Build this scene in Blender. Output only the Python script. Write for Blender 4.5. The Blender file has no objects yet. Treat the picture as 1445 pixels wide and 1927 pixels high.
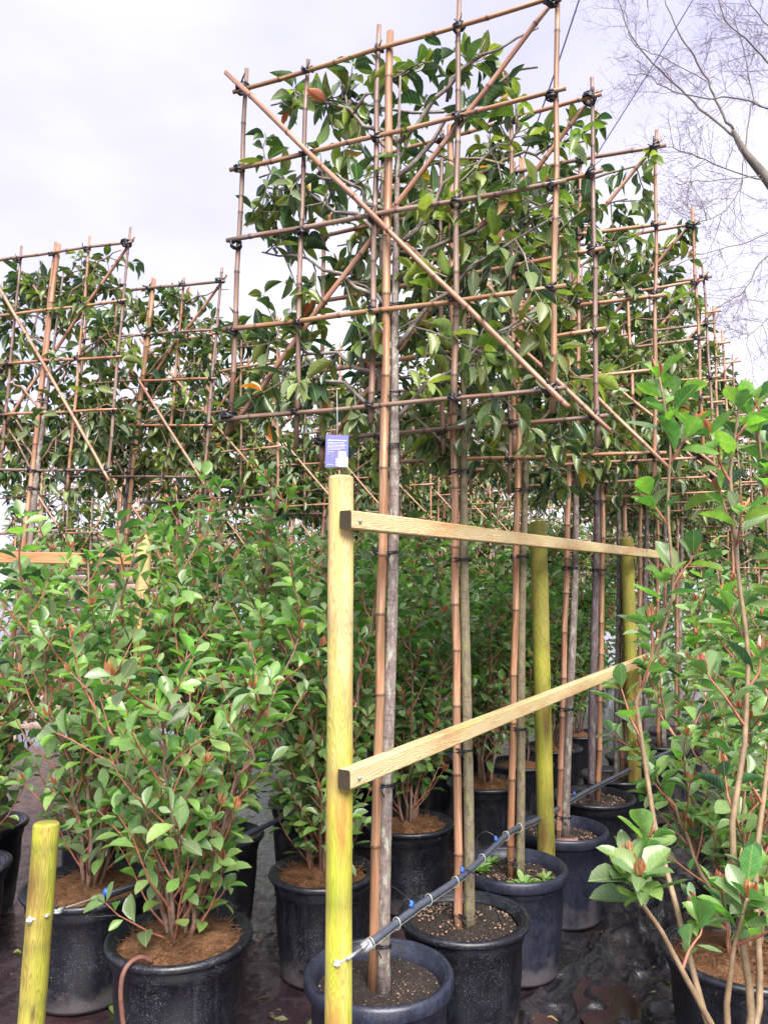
import bpy, math, random
import numpy as np
from mathutils import Matrix, Vector

# ------------------------------------------------------------------ camera, sky, sun, exposure
scene = bpy.context.scene
R = math.radians
CAM_H, PITCH, FPX, PXW, PXH = 1.55, R(6.0), 1430.0, 1445.0, 1927.0
cam_d = bpy.data.cameras.new('camera'); cam = bpy.data.objects.new('camera', cam_d)
scene.collection.objects.link(cam)
cam.location = (0, 0, CAM_H); cam.rotation_euler = (R(90) + PITCH, 0, 0)
cam_d.sensor_fit = 'VERTICAL'; cam_d.sensor_height = 24.0; cam_d.lens = 24.0 * FPX / PXH
cam_d.clip_start = 0.05; cam_d.clip_end = 500
scene.camera = cam
scene.render.resolution_x, scene.render.resolution_y = 767, 1024

SUN_EL, SUN_AZ = R(46), R(168)          # azimuth clockwise from +Y (camera looks along +Y)
world = bpy.data.worlds.new('World'); scene.world = world; world.use_nodes = True
wn = world.node_tree.nodes; wl = world.node_tree.links
for n in list(wn): wn.remove(n)
wo = wn.new('ShaderNodeOutputWorld'); bg = wn.new('ShaderNodeBackground'); bg.inputs['Strength'].default_value = 0.055
sky = wn.new('ShaderNodeTexSky'); sky.sky_type = 'NISHITA'; sky.sun_disc = False
sky.sun_elevation = SUN_EL; sky.sun_rotation = SUN_AZ
tcw = wn.new('ShaderNodeTexCoord'); mpw = wn.new('ShaderNodeMapping'); mpw.inputs['Scale'].default_value = (1, 1, 2.2)
nz = wn.new('ShaderNodeTexNoise'); nz.inputs['Scale'].default_value = 1.25; nz.inputs['Detail'].default_value = 5; nz.inputs['Roughness'].default_value = 0.5
rp = wn.new('ShaderNodeValToRGB')
rp.color_ramp.elements[0].position = 0.38; rp.color_ramp.elements[0].color = (2.02, 1.95, 2.8, 1)
rp.color_ramp.elements[1].position = 0.66; rp.color_ramp.elements[1].color = (3.2, 3.1, 3.6, 1)
mxw = wn.new('ShaderNodeMix'); mxw.data_type = 'RGBA'; mxw.inputs[0].default_value = 0.93
wl.new(tcw.outputs['Generated'], mpw.inputs['Vector']); wl.new(mpw.outputs[0], nz.inputs['Vector'])
wl.new(nz.outputs['Fac'], rp.inputs[0]); wl.new(sky.outputs[0], mxw.inputs[6]); wl.new(rp.outputs[0], mxw.inputs[7])
wl.new(mxw.outputs[2], bg.inputs['Color']); wl.new(bg.outputs[0], wo.inputs['Surface'])

sun_d = bpy.data.lights.new('sun', 'SUN'); sun_d.energy = 1.5; sun_d.angle = R(40); sun_d.color = (1.0, 0.96, 0.9)
sun = bpy.data.objects.new('sun', sun_d); scene.collection.objects.link(sun)
sv = Vector((math.sin(SUN_AZ) * math.cos(SUN_EL), math.cos(SUN_AZ) * math.cos(SUN_EL), math.sin(SUN_EL)))
sun.rotation_euler = sv.to_track_quat('Z', 'Y').to_euler(); sun.location = (0, 0, 20)
vs = scene.view_settings
vs.view_transform = 'Standard'; vs.look = 'None'; vs.exposure = 2.9; vs.gamma = 1.0; vs.use_curve_mapping = False
scene.cycles.max_bounces = 6; scene.cycles.transparent_max_bounces = 4

# ------------------------------------------------------------------ helpers
COL = scene.collection
def nrm(v):
    v = np.asarray(v, float); return v / (np.linalg.norm(v) + 1e-12)
def at(px, py, Y):
    """world point at forward distance Y seen at photo pixel (used to lay the place out)"""
    u = (px - PXW / 2) / FPX; v = -(py - PXH / 2) / FPX
    dy = math.cos(PITCH) - v * math.sin(PITCH); dz = math.sin(PITCH) + v * math.cos(PITCH)
    t = Y / dy
    return np.array([u * t, Y, CAM_H + dz * t])

def thing(name, label, cat, loc, group=None):
    o = bpy.data.objects.new(name, None); COL.objects.link(o); o.location = tuple(loc); o.empty_display_size = 0.1
    o['label'] = label; o['category'] = cat
    if group: o['group'] = group
    return o
def tag(o, label, cat, group=None):
    o['label'] = label; o['category'] = cat
    if group: o['group'] = group
    return o
def make_mesh(name, V, Fc, mat, tc=None, tint=None, smooth=True):
    V = np.asarray(V, np.float32)
    me = bpy.data.meshes.new(name)
    if isinstance(Fc, np.ndarray):
        k = Fc.shape[1]; nf = len(Fc); loops = Fc.reshape(-1); st = np.arange(nf) * k
    else:
        ln = np.array([len(f) for f in Fc]); nf = len(Fc); loops = np.array([i for f in Fc for i in f]); st = np.concatenate([[0], np.cumsum(ln)[:-1]])
    me.vertices.add(len(V)); me.vertices.foreach_set('co', V.reshape(-1))
    me.loops.add(len(loops)); me.loops.foreach_set('vertex_index', loops.astype(np.int32))
    me.polygons.add(nf); me.polygons.foreach_set('loop_start', st.astype(np.int32))
    me.polygons.foreach_set('use_smooth', np.full(nf, smooth))
    me.update(calc_edges=True)
    a = me.attributes.new('tc', 'FLOAT_VECTOR', 'POINT')
    a.data.foreach_set('vector', np.asarray(V if tc is None else tc, np.float32).reshape(-1))
    c = np.ones((len(V), 4), np.float32)
    if tint is not None:
        t = np.asarray(tint, np.float32); c[:, :3] = t
    b = me.attributes.new('tint', 'FLOAT_COLOR', 'POINT'); b.data.foreach_set('color', c.reshape(-1))
    me.materials.append(mat)
    return me
def link(name, me, parent=None, loc=(0, 0, 0)):
    o = bpy.data.objects.new(name, me); COL.objects.link(o); o.location = tuple(loc)
    if parent: o.parent = parent
    return o

class MB:
    """collects tubes, boxes, lathes of ONE part"""
    def __init__(s): s.V = []; s.F = []; s.T = []; s.C = []; s.n = 0
    def add(s, V, Fc, tc=None, tint=(1, 1, 1)):
        V = np.asarray(V, float)
        s.V.append(V); s.T.append(V if tc is None else np.asarray(tc, float))
        t = np.asarray(tint, float); s.C.append(np.broadcast_to(t, (len(V), 3)) if t.ndim == 1 else t)
        for f in Fc: s.F.append([i + s.n for i in f])
        s.n += len(V)
    def tube(s, P, r, seg=8, cap=True, tint=(1, 1, 1), twist=0.0):
        P = np.asarray(P, float); n = len(P); r = np.broadcast_to(np.asarray(r, float), (n,))
        T = np.gradient(P, axis=0); T /= np.linalg.norm(T, axis=1)[:, None] + 1e-12
        up = np.array([0, 0, 1.0]) if abs(T[0][2]) < 0.9 else np.array([0, 1.0, 0])
        N = nrm(np.cross(T[0], up)); V = []; tc = []; L = 0.0
        ang = np.linspace(0, 2 * math.pi, seg, endpoint=False) + twist; ca, sa = np.cos(ang), np.sin(ang)
        for i in range(n):
            N = nrm(N - T[i] * np.dot(N, T[i])); B = np.cross(T[i], N)
            if i: L += np.linalg.norm(P[i] - P[i - 1])
            V.append(P[i] + r[i] * (ca[:, None] * N + sa[:, None] * B))
            tc.append(np.stack([np.full(seg, L), ca * r[i], sa * r[i]], 1))
        F = []
        for i in range(n - 1):
            for k in range(seg):
                k2 = (k + 1) % seg
                F.append([i * seg + k, i * seg + k2, (i + 1) * seg + k2, (i + 1) * seg + k])
        if cap:
            F.append([k for k in range(seg)][::-1]); F.append([(n - 1) * seg + k for k in range(seg)])
        t = np.asarray(tint, float)
        if t.ndim == 2: t = np.repeat(t, seg, axis=0)
        s.add(np.concatenate(V), F, np.concatenate(tc), t)
    def box(s, c, ax, ay, az, tint=(1, 1, 1), bev=0.0):
        c = np.asarray(c, float); ax, ay, az = (np.asarray(a, float) for a in (ax, ay, az))
        lx, ly, lz = (np.linalg.norm(a) for a in (ax, ay, az))
        b = bev; V = []; tc = []
        # chamfered along the long axis (ax)
        prof = [(-1, -1 + b / lz), (-1 + b / ly, -1), (1 - b / ly, -1), (1, -1 + b / lz), (1, 1 - b / lz), (1 - b / ly, 1), (-1 + b / ly, 1), (-1, 1 - b / lz)] if b else [(-1, -1), (1, -1), (1, 1), (-1, 1)]
        m = len(prof)
        for sx in (-1, 1):
            for (y, z) in prof:
                V.append(c + ax * sx + ay * y + az * z); tc.append((lx * sx, ly * y, lz * z))
        F = [[k, (k + 1) % m, m + (k + 1) % m, m + k] for k in range(m)]
        F.append(list(range(m))[::-1]); F.append([m + k for k in range(m)])
        s.add(V, F, tc, tint)
    def lathe(s, prof, c=(0, 0, 0), seg=40, tint=(1, 1, 1), wob=0.0, seed=0):
        c = np.asarray(c, float); V = []; rg = np.random.RandomState(seed); ph = rg.rand(3) * 6.28
        a = np.linspace(0, 2 * math.pi, seg, endpoint=False)
        w = 1 + wob * (np.sin(2 * a + ph[0]) + 0.5 * np.sin(3 * a + ph[1]))
        for (r, z) in prof: V.append(np.stack([c[0] + r * w * np.cos(a), c[1] + r * w * np.sin(a), np.full(seg, c[2] + z)], 1))
        F = []
        for i in range(len(prof) - 1):
            for k in range(seg):
                k2 = (k + 1) % seg; F.append([i * seg + k, i * seg + k2, (i + 1) * seg + k2, (i + 1) * seg + k])
        s.add(np.concatenate(V), F, None, tint)
    def mesh(s, name, mat, off=(0, 0, 0), smooth=True):
        return make_mesh(name, np.concatenate(s.V) - np.asarray(off, float), s.F, mat, np.concatenate(s.T), np.concatenate(s.C), smooth)
    def build(s, name, mat, parent=None, smooth=True):
        off = tuple(parent.matrix_basis.translation) if parent else (0, 0, 0)
        if parent and parent.parent:
            q = parent.parent.matrix_basis.translation; off = tuple(np.array(off) + np.array(q))
        return link(name, s.mesh(name, mat, off, smooth), parent)

def vnoise(x, y, seed=0):
    def h(i, j):
        n = (i * 374761393 + j * 668265263 + seed * 974634777) & 0xffffffff
        n = ((n ^ (n >> 13)) * 1274126177) & 0xffffffff
        return ((n ^ (n >> 16)) & 0xffff) / 65535.0
    xi = np.floor(x).astype(np.int64); yi = np.floor(y).astype(np.int64); fx = x - xi; fy = y - yi
    fx = fx * fx * (3 - 2 * fx); fy = fy * fy * (3 - 2 * fy)
    return (h(xi, yi) * (1 - fx) + h(xi + 1, yi) * fx) * (1 - fy) + (h(xi, yi + 1) * (1 - fx) + h(xi + 1, yi + 1) * fx) * fy
def fbm(x, y, seed=0, o=4):
    s = 0; a = 0.5
    for k in range(o): s = s + a * vnoise(x * 2 ** k, y * 2 ** k, seed + k); a *= 0.5
    return s

# ------------------------------------------------------------------ materials
def mat_new(name):
    m = bpy.data.materials.new(name); m.use_nodes = True; nt = m.node_tree
    b = nt.nodes['Principled BSDF']; return m, nt, b
def N(nt, t, **kw):
    n = nt.nodes.new(t)
    for k, v in kw.items(): n.inputs[k.replace('_', ' ')].default_value = v
    return n
def tcn(nt, scale=(1, 1, 1)):
    a = nt.nodes.new('ShaderNodeAttribute'); a.attribute_name = 'tc'
    mp = nt.nodes.new('ShaderNodeMapping'); mp.inputs['Scale'].default_value = scale
    nt.links.new(a.outputs['Vector'], mp.inputs['Vector']); return mp.outputs[0]
def tintn(nt):
    a = nt.nodes.new('ShaderNodeAttribute'); a.attribute_name = 'tint'; return a.outputs['Color']
def ramp(nt, fac, stops):
    r = nt.nodes.new('ShaderNodeValToRGB'); e = r.color_ramp.elements
    while len(e) < len(stops): e.new(0.5)
    for el, (p, c) in zip(e, stops): el.position = p; el.color = (*c, 1) if len(c) == 3 else c
    nt.links.new(fac, r.inputs[0]); return r.outputs[0]
def mix(nt, fac, a, b, mode='MIX'):
    m = nt.nodes.new('ShaderNodeMix'); m.data_type = 'RGBA'; m.blend_type = mode
    for sock, v in ((0, fac), (6, a), (7, b)):
        if hasattr(v, 'links'): nt.links.new(v, m.inputs[sock])
        else: m.inputs[sock].default_value = v if sock == 0 else (*v, 1)
    return m.outputs[2]
def noise(nt, vec, scale, detail=4, rough=0.55, dist=0.0):
    n = N(nt, 'ShaderNodeTexNoise', Scale=scale, Detail=detail, Roughness=rough, Distortion=dist)
    nt.links.new(vec, n.inputs['Vector']); return n.outputs['Fac']
def math_(nt, op, a, b=0.0, clamp=False):
    m = nt.nodes.new('ShaderNodeMath'); m.operation = op; m.use_clamp = clamp
    for i, v in enumerate((a, b)):
        if hasattr(v, 'links'): nt.links.new(v, m.inputs[i])
        else: m.inputs[i].default_value = v
    return m.outputs[0]
def bump(nt, b, h, strength, dist=0.002):
    bm_ = N(nt, 'ShaderNodeBump', Strength=strength, Distance=dist)
    nt.links.new(h, bm_.inputs['Height']); nt.links.new(bm_.outputs[0], b.inputs['Normal'])

def m_cane():
    m, nt, b = mat_new('bamboo')
    st = noise(nt, tcn(nt, (5, 130, 130)), 1.0, 4)
    bl = noise(nt, tcn(nt, (9, 25, 25)), 1.0, 5, 0.65)
    c = ramp(nt, st, [(0.32, (0.17, 0.085, 0.05)), (0.5, (0.29, 0.155, 0.09)), (0.68, (0.44, 0.27, 0.165))])
    c = mix(nt, ramp(nt, bl, [(0.46, (0, 0, 0)), (0.72, (0.8, 0.8, 0.8))]), c, (0.27, 0.095, 0.042))
    fine = noise(nt, tcn(nt, (220, 500, 500)), 1.0, 2)
    c = mix(nt, ramp(nt, fine, [(0.62, (0, 0, 0)), (0.72, (0.7, 0.7, 0.7))]), c, (0.12, 0.06, 0.04))
    c = mix(nt, 1.0, c, tintn(nt), 'MULTIPLY')
    nt.links.new(c, b.inputs['Base Color']); b.inputs['Roughness'].default_value = 0.5
    bump(nt, b, st, 0.4, 0.001); return m
def m_wood(name, pale, line, green, gamt, period=0.0045):
    m, nt, b = mat_new(name)
    v = tcn(nt, (1, 1, 1)); sep = nt.nodes.new('ShaderNodeSeparateXYZ'); nt.links.new(v, sep.inputs[0])
    w1 = noise(nt, tcn(nt, (2.2, 18, 18)), 1.0, 3, 0.5)
    yy = math_(nt, 'ADD', sep.outputs[1], 0.012); zz = math_(nt, 'ADD', sep.outputs[2], 0.055)
    d = math_(nt, 'SQRT', math_(nt, 'ADD', math_(nt, 'MULTIPLY', yy, yy), math_(nt, 'MULTIPLY', zz, zz)))
    d = math_(nt, 'ADD', d, math_(nt, 'MULTIPLY', w1, 0.11))
    ring = math_(nt, 'SINE', math_(nt, 'MULTIPLY', d, 2 * math.pi / period))
    ringc = ramp(nt, ring, [(0.2, (0, 0, 0)), (0.62, (0.15, 0.15, 0.15)), (0.97, (0.6, 0.6, 0.6))])
    c = mix(nt, ringc, pale, line)
    blot = noise(nt, tcn(nt, (3, 14, 14)), 1.0, 5, 0.6)
    c = mix(nt, ramp(nt, blot, [(0.45, (0, 0, 0)), (0.68, (0.8, 0.8, 0.8))]), c, (line[0] * 1.0, line[1] * 0.7, line[2] * 0.6))
    g = noise(nt, tcn(nt, (2.5, 22, 22)), 1.0, 4, 0.6)
    c = mix(nt, ramp(nt, g, [(0.62 - gamt * 0.4, (0, 0, 0)), (0.86 - gamt * 0.35, (1, 1, 1))]), c, mix(nt, ringc, green, (green[0] * 0.62, green[1] * 0.6, green[2] * 0.7)))
    c = mix(nt, 1.0, c, tintn(nt), 'MULTIPLY')
    kn = N(nt, 'ShaderNodeTexVoronoi', Scale=1.0); nt.links.new(tcn(nt, (4.5, 17, 17)), kn.inputs['Vector'])
    c = mix(nt, ramp(nt, kn.outputs['Distance'], [(0.07, (0.85, 0.85, 0.85)), (0.16, (0, 0, 0))]), c, (line[0] * 0.4, line[1] * 0.33, line[2] * 0.3))
    crk = noise(nt, tcn(nt, (2.0, 150, 150)), 1.0, 3, 0.5)
    c = mix(nt, ramp(nt, crk, [(0.70, (0, 0, 0)), (0.73, (0.7, 0.7, 0.7))]), c, (0.05, 0.03, 0.015))
    pores = noise(nt, tcn(nt, (40, 700, 700)), 1.0, 2)
    c = mix(nt, ramp(nt, pores, [(0.6, (0, 0, 0)), (0.75, (0.35, 0.35, 0.35))]), c, (0.10, 0.07, 0.03))
    nt.links.new(c, b.inputs['Base Color']); b.inputs['Roughness'].default_value = 0.72
    bump(nt, b, math_(nt, 'ADD', ring, math_(nt, 'MULTIPLY', pores, 2.0)), 0.35, 0.0012); return m
def m_endgrain():
    m, nt, b = mat_new('end_grain')
    n1 = noise(nt, tcn(nt, (1, 1, 1)), 260, 4, 0.7)
    nt.links.new(ramp(nt, n1, [(0.35, (0.014, 0.011, 0.005)), (0.6, (0.05, 0.034, 0.015)), (0.8, (0.10, 0.075, 0.03))]), b.inputs['Base Color'])
    b.inputs['Roughness'].default_value = 0.9; bump(nt, b, n1, 0.8, 0.003); return m
def m_bark(name, lo, hi, lichen):
    m, nt, b = mat_new(name)
    n1 = noise(nt, tcn(nt, (28, 60, 60)), 1.0, 5, 0.65)
    band = noise(nt, tcn(nt, (120, 18, 18)), 1.0, 3, 0.6)
    c = ramp(nt, n1, [(0.3, lo), (0.68, hi)])
    c = mix(nt, ramp(nt, band, [(0.55, (0, 0, 0)), (0.7, (0.6, 0.6, 0.6))]), c, (lo[0] * 0.6, lo[1] * 0.55, lo[2] * 0.5))
    l = noise(nt, tcn(nt, (14, 40, 40)), 1.3, 5, 0.7)
    c = mix(nt, ramp(nt, l, [(0.52, (0, 0, 0)), (0.62, (0.85, 0.85, 0.85))]), c, lichen)
    c = mix(nt, 1.0, c, tintn(nt), 'MULTIPLY')
    nt.links.new(c, b.inputs['Base Color']); b.inputs['Roughness'].default_value = 0.85
    bump(nt, b, math_(nt, 'ADD', n1, band), 0.6, 0.003); return m
def m_leaf():
    m, nt, b = mat_new('leaf')
    v = tcn(nt); sep = nt.nodes.new('ShaderNodeSeparateXYZ'); nt.links.new(v, sep.inputs[0])
    av = math_(nt, 'ABSOLUTE', sep.outputs[1])
    geo = nt.nodes.new('ShaderNodeNewGeometry')
    nn = noise(nt, geo.outputs['Position'], 55, 3, 0.6)
    c = mix(nt, 0.55, tintn(nt), ramp(nt, nn, [(0.3, (0.55, 0.55, 0.55)), (0.7, (1.25, 1.25, 1.25))]), 'MULTIPLY')
    vein = math_(nt, 'SINE', math_(nt, 'MULTIPLY', math_(nt, 'SUBTRACT', sep.outputs[0], math_(nt, 'MULTIPLY', av, 0.55)), 52.0))
    c = mix(nt, ramp(nt, vein, [(0.80, (0, 0, 0)), (1.0, (0.22, 0.22, 0.22))]), c, (0.30, 0.40, 0.16))
    c = mix(nt, ramp(nt, av, [(0.012, (0.6, 0.6, 0.6)), (0.035, (0, 0, 0))]), c, (0.36, 0.42, 0.16))
    sp = noise(nt, geo.outputs['Position'], 210, 2, 0.5)
    c = mix(nt, ramp(nt, sp, [(0.68, (0, 0, 0)), (0.74, (0.75, 0.75, 0.75))]), c, (0.13, 0.075, 0.03))
    under = mix(nt, 0.55, c, (0.17, 0.205, 0.075))
    c2 = mix(nt, geo.outputs['Backfacing'], c, under)
    nt.links.new(c2, b.inputs['Base Color'])
    ro = nt.nodes.new('ShaderNodeMapRange'); nt.links.new(geo.outputs['Backfacing'], ro.inputs[0]); ro.inputs[3].default_value = 0.27; ro.inputs[4].default_value = 0.6
    nt.links.new(ro.outputs[0], b.inputs['Roughness'])
    b.inputs['Coat Weight'].default_value = 0.6; b.inputs['Coat Roughness'].default_value = 0.22
    tr = N(nt, 'ShaderNodeBsdfTranslucent'); nt.links.new(mix(nt, 1.0, c, (1.5, 1.7, 0.7), 'MULTIPLY'), tr.inputs['Color'])
    ms = nt.nodes.new('ShaderNodeMixShader'); ms.inputs[0].default_value = 0.32
    nt.links.new(b.outputs[0], ms.inputs[1]); nt.links.new(tr.outputs[0], ms.inputs[2])
    nt.links.new(ms.outputs[0], nt.nodes['Material Output'].inputs['Surface'])
    bump(nt, b, vein, 0.12, 0.002); return m
def m_plain(name, col, rough=0.5, metal=0.0, var=0.0, scale=60):
    m, nt, b = mat_new(name)
    if var:
        n1 = noise(nt, tcn(nt), scale, 4, 0.6)
        c = ramp(nt, n1, [(0.3, tuple(x * (1 - var) for x in col)), (0.7, tuple(min(1, x * (1 + var)) for x in col))])
        c = mix(nt, 1.0, c, tintn(nt), 'MULTIPLY'); nt.links.new(c, b.inputs['Base Color']); bump(nt, b, n1, 0.3, 0.002)
    else:
        nt.links.new(mix(nt, 1.0, col, tintn(nt), 'MULTIPLY'), b.inputs['Base Color'])
    b.inputs['Roughness'].default_value = rough; b.inputs['Metallic'].default_value = metal; return m
def m_pot(name, base, speck, mud):
    m, nt, b = mat_new(name)
    v = tcn(nt); sep = nt.nodes.new('ShaderNodeSeparateXYZ'); nt.links.new(v, sep.inputs[0])
    obj = nt.nodes.new('ShaderNodeObjectInfo')
    off = nt.nodes.new('ShaderNodeVectorMath'); off.operation = 'ADD'; nt.links.new(v, off.inputs[0]); nt.links.new(obj.outputs['Location'], off.inputs[1])
    v2 = off.outputs[0]
    sp = noise(nt, v2, 330, 2, 0.5); big = noise(nt, v2, 9, 4, 0.6)
    thr = math_(nt, 'ADD', sp, math_(nt, 'MULTIPLY', math_(nt, 'SUBTRACT', big, 0.5), 0.35))
    dots = ramp(nt, thr, [(0.63, (0, 0, 0)), (0.70, (1, 1, 1))])
    sc = noise(nt, v2, 28, 5, 0.7)
    c = ramp(nt, sc, [(0.3, tuple(x * 0.6 for x in base)), (0.75, tuple(x * 1.9 for x in base))])
    c = mix(nt, math_(nt, 'MULTIPLY', dots, speck), c, (0.36, 0.36, 0.42))
    wv = nt.nodes.new('ShaderNodeMapping'); wv.inputs['Scale'].default_value = (42, 42, 2.2); nt.links.new(v2, wv.inputs['Vector']); stq = noise(nt, wv.outputs[0], 1.0, 4, 0.6)
    c = mix(nt, ramp(nt, stq, [(0.56, (0, 0, 0)), (0.74, (0.5, 0.5, 0.5))]), c, (0.05, 0.05, 0.062))
    # dried mud splash, a stain with its own ragged outline
    mh = math_(nt, 'ADD', math_(nt, 'MULTIPLY', sep.outputs[2], -5.0), math_(nt, 'ADD', math_(nt, 'MULTIPLY', big, 1.7), -0.28))
    mudf = ramp(nt, math_(nt, 'ADD', mh, math_(nt, 'MULTIPLY', sp, 0.5)), [(0.30, (0, 0, 0)), (0.62, (1, 1, 1))])
    c = mix(nt, math_(nt, 'MULTIPLY', mudf, mud), c, (0.17, 0.145, 0.15))
    nt.links.new(c, b.inputs['Base Color'])
    nt.links.new(ramp(nt, sc, [(0.3, (0.3, 0.3, 0.3)), (0.7, (0.5, 0.5, 0.5))]), b.inputs['Roughness'])
    bump(nt, b, sp, 0.12, 0.001); return m
def m_fibre():
    m, nt, b = mat_new('coir')
    n1 = noise(nt, tcn(nt), 120, 5, 0.75, 2.0); n2 = noise(nt, tcn(nt), 14, 3)
    c = ramp(nt, n1, [(0.34, (0.05, 0.02, 0.008)), (0.48, (0.19, 0.085, 0.034)), (0.64, (0.40, 0.20, 0.09))])
    c = mix(nt, ramp(nt, n2, [(0.4, (0, 0, 0)), (0.7, (0.5, 0.5, 0.5))]), c, (0.16, 0.06, 0.022))
    nt.links.new(c, b.inputs['Base Color']); b.inputs['Roughness'].default_value = 0.95; bump(nt, b, n1, 1.0, 0.012); return m
def m_compost():
    m, nt, b = mat_new('compost')
    n1 = noise(nt, tcn(nt), 75, 6, 0.75); n2 = noise(nt, tcn(nt), 260, 2, 0.5)
    c = ramp(nt, n1, [(0.3, (0.006, 0.004, 0.004)), (0.6, (0.024, 0.014, 0.011)), (0.8, (0.075, 0.04, 0.028))])
    c = mix(nt, ramp(nt, n2, [(0.66, (0, 0, 0)), (0.72, (1, 1, 1))]), c, (0.38, 0.27, 0.18))
    c = mix(nt, 1.0, c, tintn(nt), 'MULTIPLY')
    nt.links.new(c, b.inputs['Base Color']); b.inputs['Roughness'].default_value = 0.9; bump(nt, b, n1, 1.0, 0.01); return m
def m_ground():
    m, nt, b = mat_new('wet_membrane')
    v = tcn(nt); n1 = noise(nt, v, 2.2, 6, 0.62, 0.6); n2 = noise(nt, v, 17, 6, 0.7); n3 = noise(nt, v, 140, 3, 0.6)
    wx = N(nt, 'ShaderNodeTexWave', Scale=170.0); nt.links.new(v, wx.inputs['Vector'])
    c = ramp(nt, n1, [(0.3, (0.012, 0.011, 0.014)), (0.5, (0.022, 0.019, 0.025)), (0.62, (0.042, 0.028, 0.030)), (0.8, (0.06, 0.045, 0.044))])
    c = mix(nt, ramp(nt, n2, [(0.5, (0, 0, 0)), (0.68, (0.7, 0.7, 0.7))]), c, (0.045, 0.040, 0.048))
    c = mix(nt, ramp(nt, n3, [(0.63, (0, 0, 0)), (0.72, (0.6, 0.6, 0.6))]), c, (0.17, 0.15, 0.15))
    c = mix(nt, 1.0, c, tintn(nt), 'MULTIPLY')
    nt.links.new(c, b.inputs['Base Color'])
    nt.links.new(ramp(nt, n2, [(0.35, (0.08, 0.08, 0.08)), (0.5, (0.22, 0.22, 0.22)), (0.68, (0.6, 0.6, 0.6))]), b.inputs['Roughness'])
    b.inputs['Coat Weight'].default_value = 0.45; b.inputs['Coat Roughness'].default_value = 0.12
    bump(nt, b, math_(nt, 'ADD', n2, math_(nt, 'MULTIPLY', n3, 0.25)), 0.5, 0.012); return m
def m_water():
    m, nt, b = mat_new('muddy_water')
    n1 = noise(nt, tcn(nt), 5, 4)
    nt.links.new(ramp(nt, n1, [(0.35, (0.035, 0.02, 0.02)), (0.7, (0.07, 0.042, 0.04))]), b.inputs['Base Color'])
    b.inputs['Roughness'].default_value = 0.06; bump(nt, b, noise(nt, tcn(nt), 40, 2), 0.05, 0.002); return m

M = dict(cane=m_cane(), leaf=m_leaf(), end=m_endgrain(), fibre=m_fibre(), compost=m_compost(), ground=m_ground(), water=m_water(),
    post=m_wood('pale_post_wood', (0.50, 0.39, 0.18), (0.33, 0.18, 0.06), (0.38, 0.37, 0.04), 0.4),
    post_g=m_wood('green_post_wood', (0.29, 0.25, 0.045), (0.12, 0.075, 0.02), (0.25, 0.26, 0.02), 0.5),
    rail=m_wood('rail_wood', (0.53, 0.42, 0.23), (0.38, 0.25, 0.11), (0.38, 0.33, 0.07), 0.22, 0.0045),
    rail_o=m_wood('orange_rail_wood', (0.46, 0.27, 0.13), (0.32, 0.16, 0.07), (0.36, 0.26, 0.08), 0.0, 0.006),
    bark=m_bark('grey_bark', (0.09, 0.065, 0.058), (0.23, 0.18, 0.165), (0.32, 0.33, 0.26)),
    bark_g=m_bark('mossy_bark', (0.09, 0.07, 0.045), (0.22, 0.18, 0.12), (0.19, 0.19, 0.06)),
    bark_d=m_bark('dark_bark', (0.065, 0.045, 0.05), (0.15, 0.11, 0.12), (0.22, 0.19, 0.19)),
    twig=m_plain('twig', (0.20, 0.125, 0.09), 0.7, 0, 0.4, 45), stem=m_plain('smooth_stem', (0.22, 0.15, 0.085), 0.55, 0, 0.35, 30),
    rtwig=m_plain('red_twig', (0.27, 0.10, 0.06), 0.6, 0, 0.4, 45), bare=m_plain('bare_bark', (0.13, 0.112, 0.095), 0.85, 0, 0.4, 3), btwig=m_plain('bare_twig', (0.15, 0.105, 0.125), 0.8),
    tie=m_plain('black_tie', (0.014, 0.014, 0.02), 0.35), pipe=m_plain('pipe', (0.055, 0.062, 0.085), 0.35, 0, 0.25, 40),
    blue=m_plain('blue_plastic', (0.02, 0.085, 0.33), 0.4), steel=m_plain('galvanised', (0.55, 0.55, 0.58), 0.35, 0.7, 0.2, 80),
    wire=m_plain('wire', (0.45, 0.46, 0.42), 0.45, 0.5), cable=m_plain('cable', (0.05, 0.06, 0.11), 0.5), rust=m_plain('brown_hose', (0.13, 0.055, 0.04), 0.7, 0, 0.3, 60),
    pot=m_pot('pot_plastic', (0.0055, 0.006, 0.010), 0.4, 0.40), pot_b=m_pot('pot_plastic_dusty', (0.014, 0.016, 0.030), 0.2, 0.5),
    violet=m_plain('violet_card', (0.115, 0.115, 0.31), 0.4), white=m_plain('white_print', (0.6, 0.6, 0.62), 0.5), skin=m_plain('printed_fingers', (0.8, 0.45, 0.36), 0.5),
    grey=m_plain('print_grey', (0.5, 0.5, 0.54), 0.5), bit=m_plain('grit', (0.26, 0.16, 0.11), 0.8, 0, 0.4, 90),
    slat=m_plain('fence_slat', (0.40, 0.29, 0.22), 0.8, 0, 0.35, 12), flap=m_plain('olive_membrane', (0.115, 0.105, 0.06), 0.55, 0, 0.5, 30), stone=m_plain('stone', (0.36, 0.21, 0.19), 0.8, 0, 0.3, 40))

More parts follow.
